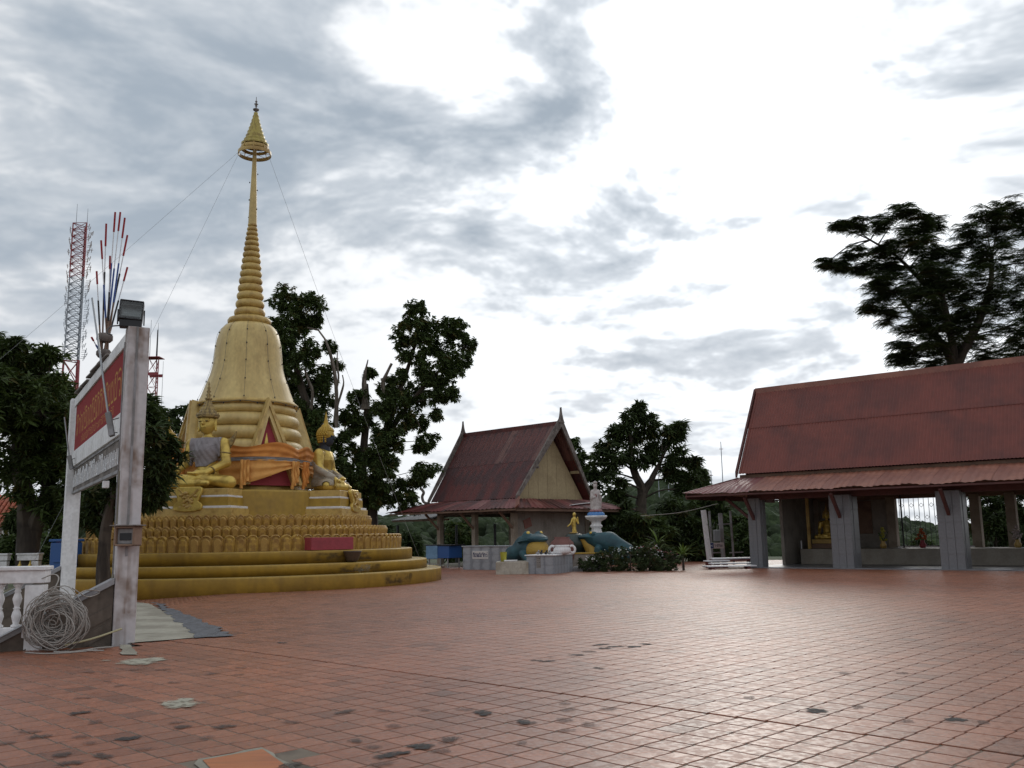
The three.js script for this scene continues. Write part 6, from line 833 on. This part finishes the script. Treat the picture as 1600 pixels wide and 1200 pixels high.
tree({ name: 'far_tree', label: 'small dark tree rising behind the left side of the stupa', base: foot(262, 75, -1), z: 75, leaf: LEAF.broad, mat: LM.dark, seed: 13, dens: 0.7, size: 1.7, sub: 7, trunks: [[G0([[262, 760], [262, 700]]), 0.3, 0.1]], clumps: [[238, 648, 15], [258, 642, 15], [280, 650, 15], [296, 640, 9], [248, 668, 18], [272, 675, 18], [292, 672, 12], [225, 660, 12], [262, 705, 22]] });
const dead = (o, list, z) => { const O = o.position; for (const [pts, r0, r1] of list) mesh('dead_branch', limb(pts.map(([x, y]) => at(x, y, z).sub(O)), r0, r1, 10, 6), M.barkPale, o); };
{
  const a = tree({ name: 'broadleaf_tree', label: 'tall ragged tree with a bare forked branch right behind the stupa bell', base: foot(505, 47), z: 47, leaf: LEAF.broad, mat: LM.broad, seed: 14, dens: 1.5, size: 0.8, sub: 12, limbR: 0.05, grow: 1.16, trunks: [[G0([[505, 800], [500, 730], [485, 650], [462, 570], [452, 500]]), 0.42, 0.1]],
    clumps: [[445, 472, 22], [478, 484, 23], [455, 498, 26], [434, 520, 24], [492, 500, 10], [440, 545, 26], [455, 570, 24], [487, 545, 14], [430, 585, 24], [495, 588, 20], [508, 602, 14], [470, 605, 22], [484, 640, 28], [462, 655, 28], [500, 662, 20], [470, 700, 34], [505, 705, 24], [520, 735, 20], [480, 745, 30], [515, 543, 9], [527, 570, 8], [512, 625, 13], [545, 745, 18], [450, 620, 20]] });
  dead(a, [[[[524, 668], [526, 630], [524, 590], [518, 560], [510, 535], [498, 516], [480, 512]], 0.14, 0.04], [[[525, 640], [533, 615], [537, 598], [535, 586]], 0.08, 0.03], [[[525, 610], [529, 590], [527, 572], [527, 548]], 0.07, 0.03], [[[500, 540], [492, 532], [484, 534]], 0.03, 0.015], [[[486, 640], [488, 610], [480, 590], [476, 575]], 0.1, 0.06]], 46.4);
  const b = tree({ name: 'broadleaf_tree', label: 'broken-topped spreading tree between the stupa and the shop hall', base: foot(585, 48), z: 48, leaf: LEAF.broad, mat: LM.broad, seed: 15, dens: 1.5, size: 0.8, sub: 12, limbR: 0.045, grow: 1.16, trunks: [[G0([[583, 790], [588, 740], [600, 690], [612, 640], [632, 590], [648, 540]]), 0.34, 0.08], [G0([[568, 790], [566, 730], [570, 690], [573, 640], [571, 600]], [-0.4, 0]), 0.3, 0.14], [[[600, 690], [640, 630], [690, 575]], 0.16, 0.06]],
    clumps: [[652, 494, 20], [638, 518, 20], [664, 514, 18], [644, 545, 22], [622, 532, 12], [690, 540, 18], [700, 512, 14], [716, 516, 15], [730, 540, 13], [705, 572, 22], [682, 582, 20], [655, 592, 20], [693, 608, 16], [724, 562, 11], [708, 618, 11], [678, 620, 12], [620, 618, 20], [602, 606, 12], [642, 626, 20], [560, 630, 16], [580, 650, 14], [625, 655, 20], [600, 675, 16], [556, 665, 14], [652, 660, 13], [668, 688, 14], [658, 700, 12], [668, 730, 15], [652, 748, 16], [632, 764, 16], [605, 772, 18], [577, 582, 9, 0], [540, 690, 18], [545, 720, 20], [575, 720, 20], [555, 760, 22], [580, 775, 22], [610, 720, 12], [540, 655, 12], [680, 650, 8], [640, 790, 16], [590, 700, 20, -1.6], [612, 690, 18, -1.6], [580, 740, 18, -1.6], [605, 745, 16, -1.6], [598, 640, 16, -1.4], [620, 590, 14]] });
  dead(b, [[[[571, 640], [569, 600], [570, 585], [575, 562]], 0.22, 0.03], [[[618, 640], [600, 610], [598, 600], [607, 578], [612, 568]], 0.13, 0.08], [[[640, 648], [650, 655], [658, 672]], 0.03, 0.02]], 47.4);
}
tree({ name: 'round_tree', label: 'rounded dark tree with a leaning forked trunk behind the white statue', base: foot(1000, 54), z: 54, leaf: LEAF.mango, mat: LM.dark, seed: 16, dens: 1.15, size: 1.25, sub: 9, limbR: 0.12, trunks: [[G0([[1000, 830], [1000, 795], [1004, 765], [990, 735], [985, 690]]), 0.5, 0.12], [[[1003, 775], [1020, 745], [1035, 715]], 0.26, 0.08]],
  clumps: [[998, 638, 11], [988, 655, 16], [1010, 662, 18], [965, 682, 20], [1000, 688, 24], [1035, 685, 19], [1062, 668, 10], [1056, 685, 12], [948, 700, 12], [945, 718, 18], [985, 718, 24], [1025, 712, 22], [1058, 715, 18], [1080, 722, 13], [935, 742, 18], [960, 752, 18], [1060, 745, 16], [1046, 732, 14], [1068, 765, 12], [1078, 748, 12], [928, 768, 12], [965, 775, 10], [975, 670, 10]] });
tree({ name: 'thin_tree', label: 'slim pale-leaved tree peeping out behind the hall gable', base: foot(908, 56), z: 56, leaf: LEAF.broad, mat: LM.broad, seed: 17, dens: 0.8, size: 1.0, sub: 6, trunks: [[G0([[906, 800], [906, 730]]), 0.2, 0.08]], clumps: [[898, 692, 7], [905, 708, 10], [914, 722, 10], [908, 738, 13], [918, 752, 13], [900, 760, 14]] });
tree({ name: 'flame_tree', label: 'tall feathery-leaved tree towering over the red pavilion roof', base: foot(1497, 50, -0.6), z: 50, leaf: LEAF.flame, mat: LM.flame, seed: 18, dens: 0.42, size: 0.92, sub: 13, flat: 0.12, limbR: 0.07, grow: 1.14, trunks: [[G0([[1494, 640], [1492, 575], [1488, 540], [1480, 500], [1470, 450]]), 0.5, 0.14], [[[1491, 570], [1470, 535], [1440, 505], [1410, 470]], 0.24, 0.08], [[[1492, 575], [1520, 520], [1545, 460], [1550, 400]], 0.3, 0.1], [[[1480, 500], [1440, 440], [1400, 400], [1360, 375]], 0.16, 0.05]],
  clumps: [[1312, 356, 12], [1342, 352, 15], [1372, 350, 15], [1408, 330, 18], [1428, 350, 20], [1456, 348, 18], [1420, 385, 26], [1447, 388, 24], [1290, 412, 9], [1312, 414, 12], [1336, 397, 14], [1348, 415, 14], [1378, 392, 14], [1382, 422, 18], [1362, 440, 17], [1378, 460, 15], [1404, 450, 26], [1364, 480, 13], [1388, 492, 16], [1440, 440, 32], [1482, 402, 24], [1510, 362, 22], [1540, 338, 22], [1575, 328, 20], [1602, 348, 24], [1500, 440, 32], [1548, 400, 28], [1592, 425, 30], [1430, 500, 28], [1472, 498, 34], [1530, 475, 36], [1590, 485, 36], [1412, 540, 16], [1432, 556, 18], [1404, 562, 11], [1505, 548, 34], [1560, 540, 40], [1625, 500, 46], [1645, 410, 46], [1560, 368, 20], [1530, 405, 16], [1612, 560, 40], [1460, 560, 16], [1440, 480, 28, -2.5], [1484, 520, 30, -2.5], [1520, 505, 32, -2.5], [1470, 440, 28, -2.5], [1540, 440, 30, -2.5], [1455, 535, 18, -2], [1400, 415, 18], [1460, 420, 22]] });
// undergrowth behind the garden and around the terrace edge
const under = [[965, 815, 34, 47, 'dark shrub mass at the foot of the rounded tree', 'dark'], [1015, 835, 34, 46, 'dark shrub mass behind the long frog statue', 'broad'], [1060, 815, 38, 48, 'tall dark shrub mass left of the leaning pole', 'dark'], [1105, 800, 30, 52, 'dark bushy growth behind the ribbed metal box', 'dark'], [1150, 838, 32, 50, 'pale green bushy growth beside the pavilion column', 'broad'], [1108, 850, 28, 47, 'low dark growth at the feet of the service posts', 'dark'], [1095, 745, 12, 60, 'light leafy top above the pavilion eave corner', 'broad'], [940, 850, 26, 46, 'dark shrub between the white pedestal and the hall', 'dark'], [640, 858, 26, 62, 'dark bush seen under the grey lean-to', 'dark'], [715, 838, 24, 60, 'leafy bush seen through the open hall bay', 'broad'], [600, 842, 22, 58, 'dark bush seen behind the stupa steps', 'dark'], [15, 855, 20, 42, 'low green bush between the tiled house and the trunk', 'broad'], [85, 850, 22, 40, 'low green bush beside the blue bin', 'broad'], [1440, 858, 18, 58, 'green bush seen through the grilled opening', 'broad'], [1555, 800, 46, 52, 'dark bush filling the open pavilion bay', 'dark'], [1610, 800, 50, 52, 'dark bush at the outer end of the pavilion', 'dark'], [30, 810, 16, 44, 'leafy branch mass behind the tiled house', 'dark']];
under.forEach(([px, py, r, z, label, m], k) => tree({ name: 'wild_shrub', label, group: 'shrubs round the terrace', base: foot(px, z, -0.3), z, leaf: LEAF.mango, mat: LM[m], seed: 200 + k, dens: 0.9, size: 1.15, sub: 7, limbR: 0.05, trunks: [[G0([[px, py + r * 0.6], [px, py]]), 0.12, 0.05]], clumps: [[px, py, r * 0.7], [px - r * 0.6, py + r * 0.3, r * 0.6], [px + r * 0.6, py + r * 0.2, r * 0.6], [px - r * 0.3, py - r * 0.5, r * 0.5], [px + r * 0.3, py - r * 0.45, r * 0.5], [px - r * 0.4, py + r * 0.9, r * 0.6], [px + r * 0.5, py + r * 0.9, r * 0.6], [px, py + r * 1.3, r * 0.6]] }));
// flowering border in front of the frogs
{
  const flowers = (o, n, seed, mats, c, r) => { const R = rng(seed); mats.forEach((m, q) => { const g = []; for (let k = 0; k < n; k++) { const a = R() * 6.3, e = R() * 1.2 - 0.1, d = r * (0.8 + 0.25 * R()); g.push(ball(0.022 + 0.012 * R(), c[0] + Math.sin(a) * Math.cos(e) * d, c[1] + Math.sin(e) * d * 0.8, c[2] + Math.cos(a) * Math.cos(e) * d, 1, 0.6, 1, 5)); } stuff(mesh('flowers', g, m, o)); }); };
  const pink = std({ color: lin(0.34, 0.12, 0.13), roughness: 0.8 }), wht = std({ color: lin(0.7, 0.7, 0.68), roughness: 0.8 });
  [[925, 880, 16, 'low leafy shrub with few flowers nearest the altar block'], [955, 872, 20, 'white-flowered shrub under the long frog'], [985, 868, 22, 'white-flowered shrub in the middle of the border'], [1015, 868, 22, 'pink-tinged shrub in the middle of the border'], [1042, 872, 19, 'pink-tinged shrub next to the spiky plant']].forEach(([px, py, r, label], k) => { const b = at(px, 893, 36.3 - 0.1 * k), o = tree({ name: 'flowering_shrub', label, group: 'flowering border', base: [b.x, 0, b.z], z: 36.3 - 0.1 * k, leaf: LEAF.fine, mat: LM.shrub, seed: 240 + k, dens: 0.7, size: 0.75, sub: 9, limbR: 0.03, trunks: [[G0([[px, py + 8], [px, py]]), 0.04, 0.02]], clumps: [[px, py - 6, r * 0.7], [px - r * 0.7, py, r * 0.65], [px + r * 0.7, py, r * 0.65], [px - 4, py + r * 0.6, r * 0.7], [px + r * 0.5, py + r * 0.7, r * 0.6], [px - r * 0.6, py + r * 0.8, r * 0.5]] }); const c = at(px, py, 36.1).sub(o.position); flowers(o, 16, 250 + k, k < 3 ? [wht] : [pink, wht], c.toArray(), r * 36.3 / FPX); });
  const blades = (n, len, w, seed, droop) => { const R = rng(seed), g = []; for (let k = 0; k < n; k++) { const l = leafGeo(len * (0.7 + 0.5 * R()), w, droop); l.rotateZ(0.4 + 0.95 * R()); l.rotateY(k / n * 6.28 + R() * 0.5); g.push(l); } return g; };
  const yp = at(1068, 888, 36), y = thing('spiky_plant', 'bright spiky rosette plant at the pavilion end of the border', 'plant', [yp.x, 0, yp.z]); mesh('stem', bar([0, -0.05, 0], [0, 0.55, 0], 0.1, 0.08, 8), M.bark, y); blades(26, 0.72, 0.06, 5, 0.55).forEach((g) => { g.translate(0, 0.55, 0); mesh('leaf', g, LM.fresh, y); });
  const fp = at(1028, 870, 38.5), f = thing('feathery_shrub', 'light green feathery shrub standing behind the flowering border', 'shrub', [fp.x, 0, fp.z]); mesh('stem', bar([0, -0.05, 0], [0, 0.7, 0], 0.06, 0.04, 6), M.bark, f); blades(40, 0.75, 0.09, 6, 0.7).forEach((g, k) => { g.translate(0, 0.6 + 0.1 * (k % 5), 0); mesh('leaf', g, k % 2 ? LM.fresh : LM.shrub, f); });
  // rocks at the foot of the border
  const R = rng(66); for (let k = 0; k < 5; k++) { const g = new THREE.IcosahedronGeometry(0.22 + 0.12 * R(), 2), p = g.attributes.position; for (let i = 0; i < p.count; i++) { const n = 0.75 + 0.5 * vnoise(p.getX(i) * 5 + k * 3, p.getY(i) * 5 + p.getZ(i) * 4, 3); p.setXYZ(i, p.getX(i) * n, p.getY(i) * n * 0.75, p.getZ(i) * n); } g.computeVertexNormals(); const m = mesh('rock', uvm(g), M.greyRail), q = at(903 + k * 9, 889 - k % 2 * 3, 36.6); m.position.set(q.x, 0.05, q.z); tag(m, ['grey rock against the altar block', 'grey rock second from the altar block', 'grey rock in the middle of the row by the border', 'grey rock under the border shrubs, last but one', 'grey rock deepest under the border shrubs'][k], 'rock', 'rocks by the border'); }
}
// woods on the ridge across the valley
{
  const R = rng(88), blob = (() => { const g = new THREE.IcosahedronGeometry(1, 3), p = g.attributes.position; for (let i = 0; i < p.count; i++) { const n = 0.72 + 0.56 * fbm(p.getX(i) * 2.2 + 4, p.getY(i) * 2.2 + p.getZ(i) * 1.9, 5, 3); p.setXYZ(i, p.getX(i) * n, p.getY(i) * n * 0.85, p.getZ(i) * n); } g.computeVertexNormals(); return slabUV(g); })();
  const list = []; while (list.length < 5200) { const a = (R() * 84 - 42) * Math.PI / 180, d = 200 + 330 * Math.sqrt(R()), x = Math.sin(a) * d, z = -Math.cos(a) * d; list.push([x, terrainY(x, z), z, 3 + 4.2 * R()]); }
  const im = new THREE.InstancedMesh(blob, std({ map: mottle([0.026, 0.04, 0.016], [0.042, 0.06, 0.024], { amount: 0.9, scale: 10, seed: 151, rep: 3 }), roughness: 1 }), list.length), q = new THREE.Quaternion(), e = new THREE.Euler(), m = new THREE.Matrix4(), c = new THREE.Color();
  list.forEach(([x, y, z, r], i) => { e.set(R() * 6, R() * 6, R() * 6); q.setFromEuler(e); im.setMatrixAt(i, m.compose(new THREE.Vector3(x, y + r * 0.3, z), q, new THREE.Vector3(r, r * 0.9, r))); const k = 0.7 + 0.6 * R(); c.setRGB(k, k, k); im.setColorAt(i, c); });
  im.name = 'far_wood'; im.castShadow = im.receiveShadow = true; stuff(im); tag(im, 'dark green woods covering the ridge across the valley', 'woods'); scene.add(im);
  [[1129, 690, 745], [1030, 735, 775], [1045, 700, 770], [1112, 735, 760]].forEach(([px, y0, y1], k) => { const t = at(px, y0, 400), b = at(px, y1, 400), o = thing('ridge_mast', ['slender mast on the ridge beside the pavilion eave', 'short slender mast on the ridge seen through the trunk fork', 'tall slender mast on the ridge behind the rounded tree', 'short slender mast between the rounded tree and the pavilion'][k], 'mast', [b.x, terrainY(b.x, b.z) - 1, b.z], 0, 'masts on the ridge'), h = t.y - o.position.y; mesh('shaft', bar([0, 0, 0], [0, h, 0], 0.5, 0.3, 6), M.mastGrey, o); mesh('crossarm', bar([-0.8, h * 0.9, 0], [0.8, h * 0.9, 0], 0.2), M.mastRed, o); });
}
//scene.fog = new THREE.FogExp2(new THREE.Color(0.80, 0.85, 0.90), 0.00045);
const renderer = new THREE.WebGLRenderer({ antialias: true });
renderer.toneMapping = THREE.LinearToneMapping; renderer.toneMappingExposure = EXPOSURE; renderer.shadowMap.enabled = true;
renderer.render(scene, camera);
